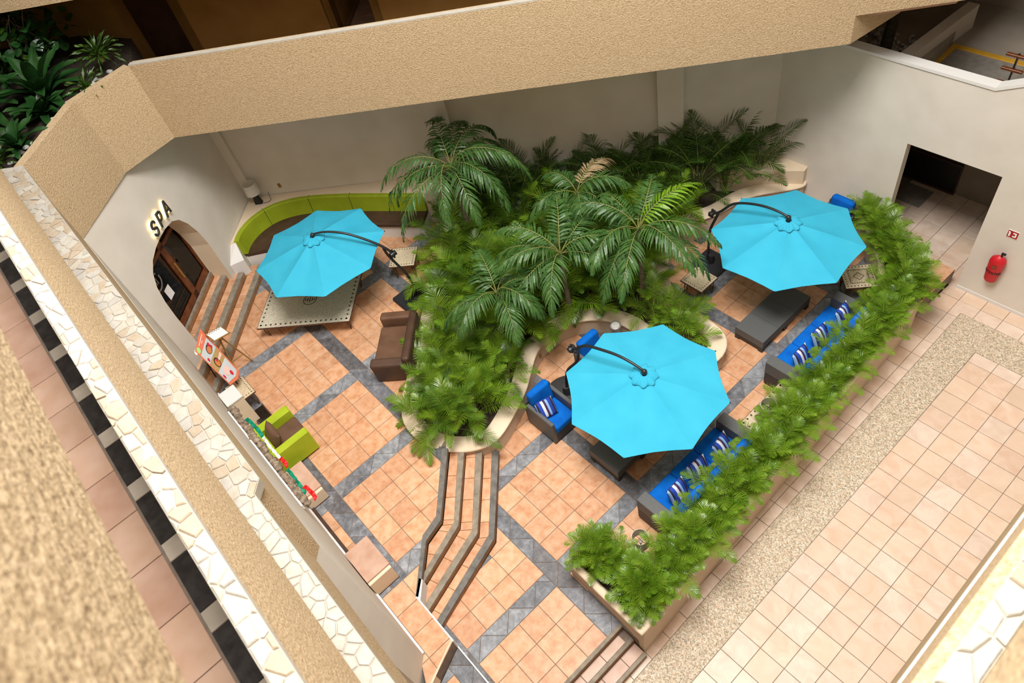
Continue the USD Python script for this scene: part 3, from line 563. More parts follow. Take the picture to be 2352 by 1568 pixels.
areca = [palm('areca_palm', 'green areca palm in the curved planter', 'areca palms in the curved planter', (-1.6, -1.2, .4), 13, .98, 32, .31, .0155, (86, 34), (30, -55), [[lf_bright, lf_bright, lf_hedge], [lf_mid, lf_bright], [lf_bright, lf_hedge], [lf_mid, lf_mid, lf_bright], [lf_bright]][k], 400 + k, h0=(.05, .40), spread=.09, stems=6) for k in range(5)]
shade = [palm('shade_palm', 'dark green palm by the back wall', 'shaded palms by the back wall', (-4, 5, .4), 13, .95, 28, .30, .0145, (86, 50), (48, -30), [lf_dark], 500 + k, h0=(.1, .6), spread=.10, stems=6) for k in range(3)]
used = set()
def place(protos, i, loc, rot, sc, label, group):
    p = protos[i % len(protos)]
    if P(p) not in used:
        used.add(P(p)); x = UsdGeom.Xformable(p); ops = x.GetOrderedXformOps(); ops[0].Set(Gf.Vec3d(*map(float, loc))); ops[1].Set(float(rot)); x.AddScaleOp().Set(Gf.Vec3f(sc, sc, sc))
        return keys(p, label, None, group)
    return dup(p, label, loc, rot, group, scale=sc)
rnd = random.Random(21); i = 0
for y in np.arange(-1.25, 8.0, .27):
    for side in (0, 1):
        xx = 3.07 - .045 * y + (-.14 if side else .03) + rnd.uniform(-.05, .05)
        if y > 6.0: xx, y_ = 2.88 - (y - 6.0) * .80 + (-.13 if side else .10), 6.0 + (y - 6.0) * .62
        else: y_ = y
        zone = ('behind the sofa nearest the walkway steps' if y < 1.9 else 'beside the long mosaic table with the drum lamp' if y < 3.1 else 'behind the sofa beside the small mosaic table' if y < 5.3 else 'bending towards the passage at the far end')
        place(hedge, i, (xx, y_ + side * .14 + rnd.uniform(-.06, .06), .46), rnd.uniform(0, 360), rnd.uniform(.82, 1.12), 'areca palm in the long planter ' + zone, 'areca palms ' + zone); i += 1
for k in range(11):
    place(hedge, i, (rnd.uniform(2.1, 3.2), rnd.uniform(-1.42, -1.08), .46), rnd.uniform(0, 360), rnd.uniform(.8, 1.0), 'small areca palm at the near end of the long planter', 'areca palms at the near planter end'); i += 1
inner = planterC.buffer(-.34); rnd = random.Random(33); pts = []
for k in range(9000):
    q = (rnd.uniform(-6.4, 1.2), rnd.uniform(-1.9, 7.5))
    if not inner.contains(Point(q)): continue
    dm = (.35 if q[1] < .6 and q[0] > -3 else .46) if q[1] - q[0] < 5.5 else .48
    if all((q[0] - a) ** 2 + (q[1] - b) ** 2 > dm * dm for a, b in pts): pts.append(q)
for k, (x, y) in enumerate(pts):
    dpth = y - x
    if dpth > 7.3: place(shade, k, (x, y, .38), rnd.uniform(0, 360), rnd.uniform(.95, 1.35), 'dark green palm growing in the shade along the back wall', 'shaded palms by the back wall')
    elif x > -.6 and y < 4: place(hedge, k, (x, y, .38), rnd.uniform(0, 360), rnd.uniform(1.15, 1.45), 'small areca palm in the lobe of the curved planter between two umbrellas', 'areca palms in the planter lobe')
    else:
        zone = ('at the front tip near the stairs' if y < -.4 and x > -2.6 else 'beside the brown loveseat' if x + y < -2.4 else 'below the green bench' if x < -3.4 else 'around the silver lamp on the inner curve' if x > -1.9 and y < 3 else 'in the middle of the thicket')
        place(areca, k, (x, y, .38), rnd.uniform(0, 360), rnd.uniform(.66, .88) if y < .6 and x > -3 else rnd.uniform(.62, .80) if x > -1.5 and y < 4 else rnd.uniform(.85, 1.15), 'areca palm in the curved planter ' + zone, 'areca palms ' + zone)
def big(label, crown, nf, L, seed, e0=(78, 22), e1=(-62, -86), az0=0.0, zb=.38, mats=None, base=None):
    t = palm('kentia_palm', label, None, (crown[0], crown[1], zb), 0, L, 30, .4, .04, e0, e1, lf_deep, seed)
    h = crown[2] - zb; bs_ = base or (0.1, -.1)
    obj('trunk', tube(spline([(bs_[0], bs_[1], 0), (bs_[0] * .4, bs_[1] * .4, h * .5), (0, 0, h)], 8), np.linspace(.06, .035, 8), 8), trunk_m, t, True)
    r = np.random.default_rng(seed)
    for k in range(nf):
        f = (k + .5) / nf; az = az0 + k * 2.39996 + r.normal(0, .15); le = L * r.uniform(.82, 1.1)
        lv, ra = frond(le, 27, .46, .040, e0[0] + (e0[1] - e0[0]) * f, e1[0] + (e1[1] - e1[0]) * f + r.normal(0, 6), seed * 50 + k, stem=.15, hang=.8, rr=.011, vlift=.0, ex=.85, fold=.35, jit=.08, a0=62, a1=20)
        T = trimesh.transformations.rotation_matrix(az, (0, 0, 1)); T[:3, 3] = (0, 0, h)
        lv.apply_transform(T); ra.apply_transform(T)
        fo = obj('frond', lv, (mats or {}).get(k, lf_deep), t); obj('rachis', ra, stem_m, fo, True)
    return t
big('tall dark green palm with drooping fronds next to the green bench', (-4.45, 1.95, 2.60), 16, 1.95, 61, e0=(80, 35), e1=(-75, -88), az0=.5)
big('tall palm with one yellow-green new frond in the middle of the planter', (-.75, 3.10, 2.2), 13, 1.65, 62, e1=(-45, -82), az0=1.2, mats={0: lf_lime})
big('spreading dark palm arching over the centre of the curved planter', (-1.55, 1.95, 2.05), 12, 1.65, 63, e1=(-45, -82), az0=2.1)
big('palm with grey-green hanging fronds over the front of the curved planter', (-2.0, .75, 1.75), 10, 1.35, 64, az0=.2)
big('palm with brown-tipped fronds behind the tall palms', (-2.6, 3.4, 1.9), 9, 1.35, 65, az0=.9, mats={3: lf_dry})

# ------------------------------------------------------------------ umbrellas
def umbrella(label, cx, cy, zr, H, a0, arm, mast, base, basekind):
    t = thing('umbrella', label, 'umbrella', (base[0], base[1], base[2]), 0, None); off = np.array([cx - base[0], cy - base[1], -base[2]])
    R = 1.30; K, NR = 9, 10
    for g in range(8):
        th0 = math.radians(a0) + g * PI / 4; V, F = [], []
        for i in range(NR + 1):
            for j in range(K + 1):
                u = i / NR; w = j / K; th = th0 + w * PI / 4; ed = math.cos(PI / 8) / math.cos((w - .5) * PI / 4); ed = ed * (1 - .035 * math.sin(PI * w) * u ** 3)
                rr = .03 + (R - .03) * u * ed; z = H * (1 - u ** 1.06) - .035 * math.sin(PI * w) * math.sin(PI * min(1, u * 1.05)) - (.012 * math.sin(PI * w) * u)
                z += .006 * math.sin(19 * w + g) * u * (1 - abs(2 * w - 1)) * math.exp(-((u - .85) / .2) ** 2)
                V.append((rr * math.cos(th), rr * math.sin(th), zr + z))
        for i in range(NR):
            for j in range(K): a = i * (K + 1) + j; F.append([a, a + K + 1, a + K + 2, a + 1])
        V = np.array(V); n = len(V); F = np.array(F); lo = V - (0, 0, .004)
        obj('canopy_panel', (np.vstack([V, lo]) + off, np.vstack([F, F[:, ::-1] + n])), cyan, t, True)
        rb = tube([(math.cos(th0) * .05, math.sin(th0) * .05, zr + H - .06), (math.cos(th0) * R * .5, math.sin(th0) * R * .5, zr + H * .52 - .03), (math.cos(th0) * R * .985, math.sin(th0) * R * .985, zr - .012)], .009, 6)
        obj('rib', move(rb, off), metal_d, t, True)
        obj('rib_tip', move(trimesh.creation.icosphere(1, .013), off + np.array([math.cos(th0) * R, math.sin(th0) * R, zr - .004])), metal_d, t)
    V, F = [], []; n = 48
    for i in range(n):
        a = i * 2 * PI / n; wob = 1 + .10 * math.cos(8 * a + 1); zz = zr + H
        for rr, z in ((.05, .045), (.12, .045 + .010 * math.cos(12 * a)), (.205 * wob, .012 + .014 * math.cos(12 * a)), (.21 * wob, -.02)): V.append((rr * math.cos(a), rr * math.sin(a), zz + z - .02))
    for i in range(n):
        for r in range(3): a, b = i * 4 + r, ((i + 1) % n) * 4 + r; F.append([a, a + 1, b + 1, b])
    obj('vent', (np.array(V) + off, np.array(F)[:, ::-1]), cyan, t, True)
    b3 = np.array(base)
    pa = spline(np.array(arm) - b3, 22); obj('arm', tube(pa, np.linspace(.026, .021, 22), 10), metal_d, t, True)
    obj('hub', move(cat(trimesh.creation.cylinder(.035, .16, sections=14), move(trimesh.creation.icosphere(2, .045), (0, 0, .08))), np.array(arm[-1]) - b3 + (0, 0, -.09)), metal_d, t, True)
    obj('mast', tube(spline(np.array(mast) - b3, 20), .026, 10), metal_d, t, True)
    e = np.array(mast[-1]) - b3; s_ = np.array(arm[0]) - b3; q = (e + s_) / 2
    obj('crank_housing', move(cat(trimesh.creation.cylinder(.05, .12, sections=14), move(trimesh.creation.cylinder(.02, .2, sections=10), rx=PI / 2)), s_, rx=PI / 2), metal_d, t, True)
    obj('crank_handle', tube([s_ + (0, 0, 0), s_ + (-.09, .02, -.03), s_ + (-.10, .02, -.13)], .010, 6), chrome, t, True)
    if basekind == 'square': obj('base', cat(bx(-.32, .32, -.32, .32, 0, .09, .03), trimesh.creation.cylinder(.06, .3, sections=14).apply_translation((0, 0, .15))), black, t)
    else: obj('base', cat(lathe([(0, 0), (.42, 0), (.42, .05), (.36, .09), (.08, .10), (.07, .30), (0, .30)], 32)), wicker, t, 40)
    return t
umbrella('turquoise umbrella over the big mosaic table below the green bench', -5.40, -.85, 2.04, .36, 17, [(-4.36, .12, 1.82), (-4.46, .02, 2.03), (-4.63, -.14, 2.22), (-4.87, -.36, 2.41), (-5.10, -.57, 2.50), (-5.39, -.84, 2.47)], [(-4.27, .19, .65), (-4.25, .21, .95), (-4.29, .17, 1.31), (-4.39, .08, 1.64), (-4.46, .02, 2.03)], (-4.30, .12, ZT), 'square')
umbrella('turquoise umbrella nearest the stairs, over the low dark table', 1.17, 1.04, 1.50, .33, 28, [(-.19, .79, 1.61), (-.07, .81, 1.69), (.07, .84, 1.84), (.41, .90, 1.97), (.73, .96, 2.02), (1.04, 1.02, 1.97), (1.18, 1.045, 1.92)], [(-.50, .74, .1), (-.45, .74, .55), (-.32, .76, .98), (-.18, .79, 1.20), (-.08, .81, 1.45), (-.07, .81, 1.69)], (-.50, .74, 0), 'disc')
umbrella('turquoise umbrella by the white right wall, over the long dark table', .92, 5.03, 1.50, .38, 27, [(-.59, 4.93, 1.35), (-.46, 4.94, 1.43), (-.20, 4.96, 1.74), (.15, 4.98, 1.93), (.48, 5.00, 2.01), (.73, 5.02, 2.01), (.91, 5.03, 1.98)], [(-.66, 4.93, .1), (-.65, 4.93, .41), (-.63, 4.93, .88), (-.55, 4.93, 1.15), (-.46, 4.94, 1.43)], (-.55, 4.90, 0), 'square')

# ------------------------------------------------------------------ wicker furniture
def armchair(name, label, loc, rot, cushion=True):
    """faces +x; width along y"""
    t = thing(name, label, 'armchair', loc, rot, None)
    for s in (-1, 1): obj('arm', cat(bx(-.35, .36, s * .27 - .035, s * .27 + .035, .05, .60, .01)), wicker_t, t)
    obj('back', bx(-.37, -.29, -.30, .30, .05, .66, .012), wicker, t); obj('front', bx(.30, .36, -.235, .235, .05, .30, .01), wicker, t); obj('base', bx(-.30, .30, -.235, .235, .08, .27), wicker, t)
    for a in (-.32, .32):
        for b in (-.25, .25): obj('leg', bx(a - .025, a + .025, b - .025, b + .025, 0, .06), black, t)
    obj('seat_cushion', soft(-.24, .37, -.232, .232, .26, .43, .045), blue, t, 50)
    obj('back_cushion', move(soft(-.08, .08, -.235, .235, 0, .44, .06), (-.21, 0, .41), ry=-.16), blue, t, 50)
    return t
armchair('wicker_armchair', 'blue-cushioned dark wicker armchair beside the stairs, holding a striped cushion', (-.27, .165, 0), 0)
armchair('wicker_armchair', 'blue-cushioned armchair half hidden under the umbrella nearest the stairs', (-.40, 1.53, 0), 0)
armchair('wicker_armchair', 'blue-cushioned armchair against the white right wall behind an umbrella', (.80, 6.90, 0), -90)
def cushion(label, loc, rz, tilt, size=.40, h=.15, ry=0):
    x = UsdGeom.Xform.Define(stage, numbered('/World/striped_cushion')); x.AddTranslateOp().Set(Gf.Vec3d(*loc)); x.AddRotateXYZOp().Set(Gf.Vec3f(tilt, ry, rz))
    o = keys(x.GetPrim(), label, 'cushion', 'striped cushions')
    obj('cover', pillow(size, size, h), stripe_m, o, True); obj('piping', tube(np.array([(size / 2 * math.copysign(abs(math.cos(a)) ** .35, math.cos(a)), size / 2 * math.copysign(abs(math.sin(a)) ** .35, math.sin(a)), 0) for a in np.linspace(0, 2 * PI, 33)]), .006, 5), M(f'piping_{len(names)}', (.02, .05, .3), rough=.8), o, True)
    return o
cushion('striped blue cushion leaning in the armchair beside the stairs', (-.26, .06, .58), 75, 52, .34, .13)
def sofa(name, label, loc, length, cover):
    """faces -x; runs along +y from loc"""
    t = thing(name, label, 'sofa', loc, 0, None); n = 3; sl = (length - .42) / n
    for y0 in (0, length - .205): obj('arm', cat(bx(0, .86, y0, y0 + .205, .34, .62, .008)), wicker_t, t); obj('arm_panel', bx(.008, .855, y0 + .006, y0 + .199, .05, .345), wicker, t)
    obj('back', bx(.74, .86, .205, length - .205, .05, .64, .01), wicker, t); obj('front', bx(.0, .05, .205, length - .205, .06, .27, .006), wicker, t); obj('base', bx(.05, .74, .205, length - .205, .08, .26), wicker, t)
    for a in (.05, .8):
        for b in (.06, length - .06): obj('leg', bx(a - .03, a + .03, b - .03, b + .03, 0, .06), black, t)
    for k in range(n):
        y0 = .21 + sl * k; obj('seat_cushion', soft(-.01, .70, y0, y0 + sl, .26, .42, .035), blue, t, 50)
        obj('back_cushion', move(soft(-.075, .075, 0, sl - .01, 0, .44, .055), (.60, y0 + .005, .40), ry=.14), blue, t, 50)
    return t
sofa('wicker_sofa', 'three-seat blue sofa with dark wicker arms nearest the walkway steps', (2.03, -.185, 0), 2.12, 0)
sofa('wicker_sofa', 'three-seat blue sofa with dark wicker arms beside the small mosaic table', (1.93, 3.17, 0), 2.09, 0)
for (x, y, rz, tl, lab) in ((2.39, .36, 92, 66, 'striped cushion at the near end of the sofa nearest the walkway steps'), (2.37, .86, 84, 64, 'striped cushion in the middle of the sofa nearest the walkway steps'), (2.39, 1.42, 98, 62, 'striped cushion at the far end of the sofa nearest the walkway steps'),
                         (2.29, 3.65, 90, 66, 'striped cushion at the near end of the sofa beside the mosaic table'), (2.27, 4.22, 86, 64, 'striped cushion in the middle of the sofa beside the mosaic table'), (2.29, 4.86, 94, 66, 'striped cushion at the far end of the sofa beside the mosaic table')):
    cushion(lab, (x, y, .57), rz, tl, .38, .14)
def low_table(label, x0, x1, y0, y1, h, seams):
    t = thing('coffee_table', label, 'table', (x0, y0, 0)); w, l = x1 - x0, y1 - y0
    ys = [0] + seams + [l]
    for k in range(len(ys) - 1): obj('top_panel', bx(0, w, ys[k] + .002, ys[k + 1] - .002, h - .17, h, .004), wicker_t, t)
    obj('apron', bx(.01, w - .01, .01, .08, .05, h - .17), wicker, t)
    for a in (.05, w - .05):
        for b in (.05, l * .5, l - .05): obj('leg', bx(a - .045, a + .045, b - .045, b + .045, 0, h - .16), wicker, t)
    return t
low_table('low dark wicker coffee table under the umbrella nearest the stairs', .74, 1.39, .06, 1.30, .32, [.42, .83])
low_table('long low dark wicker coffee table under the umbrella by the right wall', .93, 1.53, 3.70, 5.12, .30, [.46, .95])

# ------------------------------------------------------------------ mosaic tables
def mosaic_top(t, w, l, th, z, mat_, dots=True, inner=False, step=.075, inset=.05, dark=dot_m, group=2):
    obj('top', bx(-w / 2, w / 2, -l / 2, l / 2, z - th, z, .006), mat_, t)
    obj('edge', cat(bx(-w / 2 - .006, w / 2 + .006, -l / 2 - .006, -l / 2, z - th * 1.1, z - .004), bx(-w / 2 - .006, w / 2 + .006, l / 2, l / 2 + .006, z - th * 1.1, z - .004), bx(-w / 2 - .006, -w / 2, -l / 2, l / 2, z - th * 1.1, z - .004), bx(w / 2, w / 2 + .006, -l / 2, l / 2, z - th * 1.1, z - .004)), rust, t)
    d = []; a = w / 2 - inset; b = l / 2 - inset
    def row(p, q):
        p, q = np.array(p), np.array(q); n = max(1, int(np.linalg.norm(q - p) / step))
        for k in range(n + 1):
            c = p + (q - p) * k / n; s = step * .24; d.append(move(trimesh.creation.cylinder(s, .003, sections=4), (*c, z + .0008), rz=PI / 4 * (k % 2)))
    for p, q in (((-a, -b), (a, -b)), ((-a, b), (a, b)), ((-a, -b), (-a, b)), ((a, -b), (a, b))): row(p, q)
    obj('border_inlay', cat(*d), dark, t)
    if inner:
        k = .62; L = []
        for s in (.62, .30):
            A, B = w / 2 * s, l / 2 * s; fr = Polygon([(-A, -B), (A, -B), (A, B), (-A, B)]); 
            if s == .30: fr = affinity.rotate(affinity.scale(fr, .85, .85), 45)
            L.append(ext(fr.difference(fr.buffer(-.010)), z, z + .0016))
        for u in np.linspace(-.07, .07, 4):
            for v in np.linspace(-.07, .07, 4):
                if abs(u) + abs(v) < .1: L.append(move(trimesh.creation.cylinder(.008, .002, sections=4), (u, v, z + .001)))
        for u in np.linspace(-.5, .5, 8):
            for q in ((u * w * .5, .52 * l / 2), (u * w * .5, -.52 * l / 2), (.52 * w / 2, u * l * .5), (-.52 * w / 2, u * l * .5)): L.append(move(trimesh.creation.cylinder(.010, .002, sections=3), (*q, z + .001)))
        obj('centre_inlay', cat(*L), dark, t)
def iron_legs(t, w, l, z, lean=.0):
    for sx in (-1, 1):
        for sy in (-1, 1):
            x, y = sx * (w / 2 - .05), sy * (l / 2 - .05)
            obj('leg', cat(*[tube([(x + dx * .6, y + dy * .6, z), (x + dx, y + dy, z * .5), (x - sx * lean, y - sy * lean, 0)], .007, 6) for dx, dy in ((.035, 0), (-.035, 0), (0, .035), (0, -.035))]), rust, t)
st_ = thing('mosaic_table', 'big square mosaic table with a dotted border on the terrace', 'table', (-5.71, -1.44, ZT), 45)
mosaic_top(st_, 1.98, 1.36, .035, .37, mosaic_g, step=.105, inset=.07); iron_legs(st_, 1.9, 1.28, .335, .02)
cd = []
for k in range(-2, 3): cd.append(bx(k * .05 - .012, k * .05 + .012, -.07 + .02 * abs(k), .07 - .02 * abs(k), .370, .372))
cd.append(ext(Point(0, 0).buffer(.15, 4).difference(Point(0, 0).buffer(.135, 4)), .370, .372)); obj('centre_inlay', cat(*cd), dot_m, st_)
mt = thing('mosaic_table', 'square mosaic side table with a diamond motif beside the long planter', 'table', (1.95, 5.92, 0), 45)
mosaic_top(mt, .55, .55, .03, .45, mosaic, inner=True, step=.058, inset=.04); iron_legs(mt, .5, .5, .42)
mt = thing('mosaic_table', 'square mosaic side table half covered by palm fronds near the umbrella base', 'table', (-.24, 4.13, 0), 0)
mosaic_top(mt, .50, .48, .03, .45, mosaic, step=.05, inset=.05); iron_legs(mt, .46, .44, .42)
mt = thing('mosaic_table', 'long mosaic table holding a drum lamp between the two blue sofas', 'table', (2.55, 2.55, 0), 0)
mosaic_top(mt, .52, 1.06, .035, .45, mosaic, step=.09, inset=.04, dark=dot_m); iron_legs(mt, .48, 1.0, .415)
mt = thing('mosaic_table', 'small mosaic table behind the coral food poster', 'table', (-4.74, -3.62, ZT), 0)
mosaic_top(mt, .55, .38, .03, .42, mosaic, step=.055, inset=.05, dark=rust); iron_legs(mt, .5, .34, .39)
mt = thing('mosaic_table', 'mosaic table under the drooping palm by the green bench', 'table', (-5.05, .55, ZT), 45)
mosaic_top(mt, .55, .55, .03, .42, mosaic, step=.055, inset=.05); iron_legs(mt, .5, .5, .39)

# ------------------------------------------------------------------ lamps
def drum_lamp(label, loc, r, h, z0, group=None, table=True):
    t = thing('drum_lamp', label, 'lamp', loc, 0, group)
    obj('foot', lathe([(0, 0), (.07, 0), (.07, .015), (.012, .03), (.012, z0 + .02), (0, z0 + .02)], 16), dbrown, t, 40)
    n = 36; a = np.arange(n) * 2 * PI / n; V = []; F = []
    for rr, z in ((r, z0), (r * .97, z0 + h), (r * .97 - .006, z0 + h), (r - .006, z0)): V += [(rr * math.cos(q), rr * math.sin(q), z) for q in a]
    for k in range(4):
        for j in range(n): F.append([k * n + j, k * n + (j + 1) % n, ((k + 1) % 4) * n + (j + 1) % n, ((k + 1) % 4) * n + j])
    obj('shade', (np.array(V), np.array(F)), shade_m, t, 40); obj('bulb', move(trimesh.creation.icosphere(2, .03), (0, 0, z0 + .05)), white, t, True)
    obj('spider', cat(bx(-r * .95, r * .95, -.003, .003, z0 + h * .55, z0 + h * .55 + .005), bx(-.003, .003, -r * .95, r * .95, z0 + h * .55, z0 + h * .55 + .005)), metal_d, t)
    return t
drum_lamp('white drum lamp on the long mosaic table between the sofas', (2.52, 2.42, .45), .135, .20, .12)
drum_lamp('white drum lamp among palms at the near end of the long planter', (2.50, -.62, 0), .13, .22, .48)
tl = thing('table_lamp', 'table lamp with a white shade and black base on the bench ledge', 'lamp', (-8.92, -.70, 1.36))
obj('base', move(trimesh.convex.convex_hull(np.array([(-.085, -.05, 0), (.085, -.05, 0), (.085, .05, 0), (-.085, .05, 0), (-.045, -.03, .27), (.045, -.03, .27), (.045, .03, .27), (-.045, .03, .27)])), rz=.8), blk, tl)
n = 32; V = []; F = []
for rr, z in ((.17, .30), (.145, .56), (.139, .56), (.164, .30)): V += [(rr * math.cos(q), rr * math.sin(q), z) for q in np.arange(n) * 2 * PI / n]
for k in range(4):
    for j in range(n): F.append([k * n + j, k * n + (j + 1) % n, ((k + 1) % 4) * n + (j + 1) % n, ((k + 1) % 4) * n + j])
obj('shade', (np.array(V), np.array(F)), shade_m, tl, 40); obj('stem', tube([(0, 0, .26), (0, 0, .45)], .008, 8), metal_d, tl)
obj('cord', tube(spline([(.04, .03, .05), (.14, .10, .01), (.16, .22, .01), (.06, .27, .01), (.0, .30, .12)], 20), .005, 5), blk, tl)
def plate(name, label, c, nx, ny, w, h, m):
    t = np.array([-ny, nx]); n_ = np.array([nx, ny]); a = np.array(c[:2]); pts = [(*(a + t * w / 2 * s + n_ * o), c[2] + h / 2 * k) for s in (-1, 1) for o in (.0, .012) for k in (-1, 1)]
    return keys(obj(name, trimesh.convex.convex_hull(np.array(pts)), m), label, 'socket')
q = backpt(.85, 0); plate('wall_socket', 'small brass wall socket above the bench ledge beside the lamp', (*q, 1.58), bn[0], bn[1], .07, .11, wood_y)
plate('wall_socket', 'small brass socket in the curved face of the planter', (-1.44, .95, .20), .98, -.2, .07, .10, wood_y)
sl = thing('planter_lamp', 'round steel lamp with a white top on the curved planter rim', 'lamp', (-.62, 2.20, .44))
obj('housing', lathe([(0, 0), (.10, 0), (.105, .03), (.105, .13), (.095, .135), (.09, .12), (0, .12)], 28), steel, sl, 40); obj('diffuser', move(lathe([(0, .0), (.085, 0), (.075, .02), (0, .028)], 24), (0, 0, .12)), white, sl, 40)

# ------------------------------------------------------------------ curved bench, block and loveseat
fr = spline([(-8.15, -1.74), (-8.50, -1.32), (-8.58, -.65), (-8.27, -.06), (-7.81, .39), (-7.05, .98), (-6.45, 1.41), (-5.85, 1.85)], 60)
bt = np.gradient(fr, axis=0); bt /= np.linalg.norm(bt, axis=1, keepdims=True); bnm = np.c_[bt[:, 1], -bt[:, 0]]
be = thing('curved_bench', 'long curved bench with olive-green back cushions and brown seat', 'bench')
ledge = Polygon(list(map(tuple, fr)) + [tuple(backpt(4.9, .0)), tuple(backpt(0.02, 0.02)), tuple(wallpt(1.9, .01))])
obj('ledge', ext(ledge.buffer(0), 0, 1.36), cream, be)
obj('end_block', trimesh.convex.convex_hull(np.array([(-8.16, -1.74, 1.36), (-8.24, -1.83, 1.36), (-7.93, -2.14, 1.09), (-7.86, -1.83, 1.07), (-7.86, -1.83, .3), (-7.93, -2.14, .3), (-8.24, -1.83, .3), (-8.16, -1.74, .3)])), white, be)
def sweep(i0, i1, o0, o1, z0, z1, lean=0.0, c=.02):
    V = []; F = []; idx = range(i0, i1 + 1)
    for i in idx:
        prof = [(o0, z0), (o1, z0), (o1, z1 - c), (o1 - c, z1), (o0 + c, z1), (o0, z1 - c)]
        for o, z in prof: V.append((*(fr[i] + bnm[i] * (o + lean * (z - z0))), z))
    n = 6; m = len(idx)
    for i in range(m - 1):
        for j in range(n): F.append([i * n + j, i * n + (j + 1) % n, (i + 1) * n + (j + 1) % n, (i + 1) * n + j])
    F = np.array(F); v = np.array(V); tri = np.vstack([F[:, [0, 1, 2]], F[:, [0, 2, 3]]]).tolist()
    for b_ in (0, (m - 1) * n): tri += [[b_, b_ + k, b_ + k + 1] for k in range(1, n - 1)]
    me = trimesh.Trimesh(v, tri, process=False); me.fix_normals(); return me
obj('seat_base', sweep(0, 59, .02, .50, .30, .90), white, be)
for a, b in ((0, 13), (13, 26), (26, 38), (38, 50), (50, 59)): obj('back_cushion', sweep(a, b, .005, .12, .99, 1.385, -.12), moss, be, 40); obj('seat_cushion', sweep(a, b, .06, .54, .90, .99), dbrown, be, 40)
for i_ in (13, 26, 38, 50): obj('seam', tube([(*(fr[i_] + bnm[i_] * .118), .995), (*(fr[i_] + bnm[i_] * .075), 1.375), (*(fr[i_] + bnm[i_] * -.04), 1.388)], .006, 5), lf_big, be)
blk_ = struct('trim_13', ext(Polygon([(-2.3, 6.75), (-1.4, 7.55), (-.25, 7.55), (-.22, 7.38), (-1.6, 6.4)]), .3, .90), cream, label='cream corner block behind the palms')
lv = thing('brown_loveseat', 'brown leather two-seat sofa against the left side of the curved planter', 'sofa', (-3.22, -.86, ZT), -45)
# local +x runs along the seat, -y is the open side
obj('seat', soft(-.42, .42, -.46, .14, .18, .40, .04), brown, lv, 50); obj('base', bx(-.42, .42, -.42, .26, .02, .2, .01), dbrown, lv)
obj('back', soft(-.60, .60, .14, .30, .02, .62, .06), dbrown, lv, 50)
for s in (-1, 1): obj('arm', move(soft(-.10, .10, -.46, .18, .02, .56, .05), (s * .52, 0, 0), ry=s * .10), brown if s < 0 else dbrown, lv, 50)
obj('stitching', tube([(-.40, -.40, .402), (-.40, .12, .402)], .004, 5), dbrown, lv)

# ------------------------------------------------------------------ lime armchair and the things along the left wall
lc = thing('lime_armchair', 'lime green cube armchair with brown seat and back cushion', 'armchair', (-3.16, -3.56, ZT))
obj('arm', bx(-.42, -.24, -.37, .37, .03, .58, .02), lime, lc); obj('arm', bx(.27, .42, -.37, .37, .03, .58, .02), lime, lc); obj('back', bx(-.24, .27, -.37, -.22, .03, .60, .02), lime, lc); obj('base', bx(-.24, .27, -.22, .35, .03, .26, .01), lime, lc)
obj('seat_cushion', soft(-.235, .265, -.22, .37, .26, .40, .03), brown, lc, 50); obj('back_cushion', move(pillow(.50, .42, .17), (.015, -.13, .56), rx=1.15), brown, lc, True)
cb = thing('cream_cabinet', 'plain cream cabinet standing behind the lime armchair', 'cabinet', (-4.58, -3.86, ZT)); obj('body', bx(.02, .39, -.11, .20, 0, .75, .006), cream, cb); obj('top', bx(.01, .40, -.11, .21, .75, .79, .006), white, cb)
for (x0, x1, y0, y1, h, lab) in ((-2.53, -1.84, -3.95, -3.59, .34, 'pedestal with a pink tiled top next to the lime armchair'), (-.45, .185, -3.97, -3.55, .44, 'taller pedestal with a pink tiled top near the wall end')):
    t = thing('pedestal', lab, 'pedestal', (x1, y1, ZT)); obj('body', bx(x0 - x1, 0.05, y0 - y1, -.01, 0, h - .04, .01), cream, t); obj('skirting', bx(x0 - x1, .055, y0 - y1, -.005, 0, .02), rust, t)
    obj('tile', bx(x0 - x1, 0, y0 - y1, 0, h - .04, h, .006), tile_p[0], t)
gl = thing('dried_garland', 'garland of dried brown bark rolls hanging along the terrace wall', 'garland', (-2.1, -3.93, 2.05))
rnd = random.Random(9)
for k in range(34):
    x = -1.22 + 2.45 * k / 33; r_ = rnd.uniform(.040, .062)
    pts_ = [(0, -.045, rnd.uniform(-.03, .0)), (rnd.uniform(-.02, .02), 0, rnd.uniform(-.02, .03)), (0, .05, rnd.uniform(-.03, .02))]
    m = tube(spline(pts_, 7), [r_ * .6, r_ * .9, r_, r_ * 1.05, r_, r_ * .9, r_ * .6], 9); m.vertices += (meshkit.fbm(m.vertices * 40 + k) - .5)[:, None] * .02
    obj('bark_roll', move(m, (x, .02 + .015 * math.sin(k), 0), rz=rnd.uniform(-.4, .4)), bark, gl, 50)
obj('white_liner', bx(-1.2, 1.25, -.055, -.03, -.06, .05, .005), white_r, gl)
def ribbon(name, label, pts, m, w=.05):
    p = spline(pts, 26); V = []; F = []
    for i, q in enumerate(p): a = .8 * math.sin(i * .55); V += [q + np.array([0, math.cos(a) * w / 2, math.sin(a) * w / 2]), q - np.array([0, math.cos(a) * w / 2, math.sin(a) * w / 2])]
    for i in range(25): F.append([2 * i, 2 * i + 1, 2 * i + 3, 2 * i + 2])
    V = np.array(V); n = len(V); F = np.array(F)
    keys(obj(name, (np.vstack([V, V + (0, .002, .002)]), np.vstack([F, F[:, ::-1] + n])), m, None, True), label, 'ribbon')
ribbon('green_ribbon', 'green ribbon end beside the lime armchair back', [(-3.0, -3.83, 2.02), (-2.75, -3.80, 2.05), (-2.45, -3.80, 2.02)], green_r, .07)
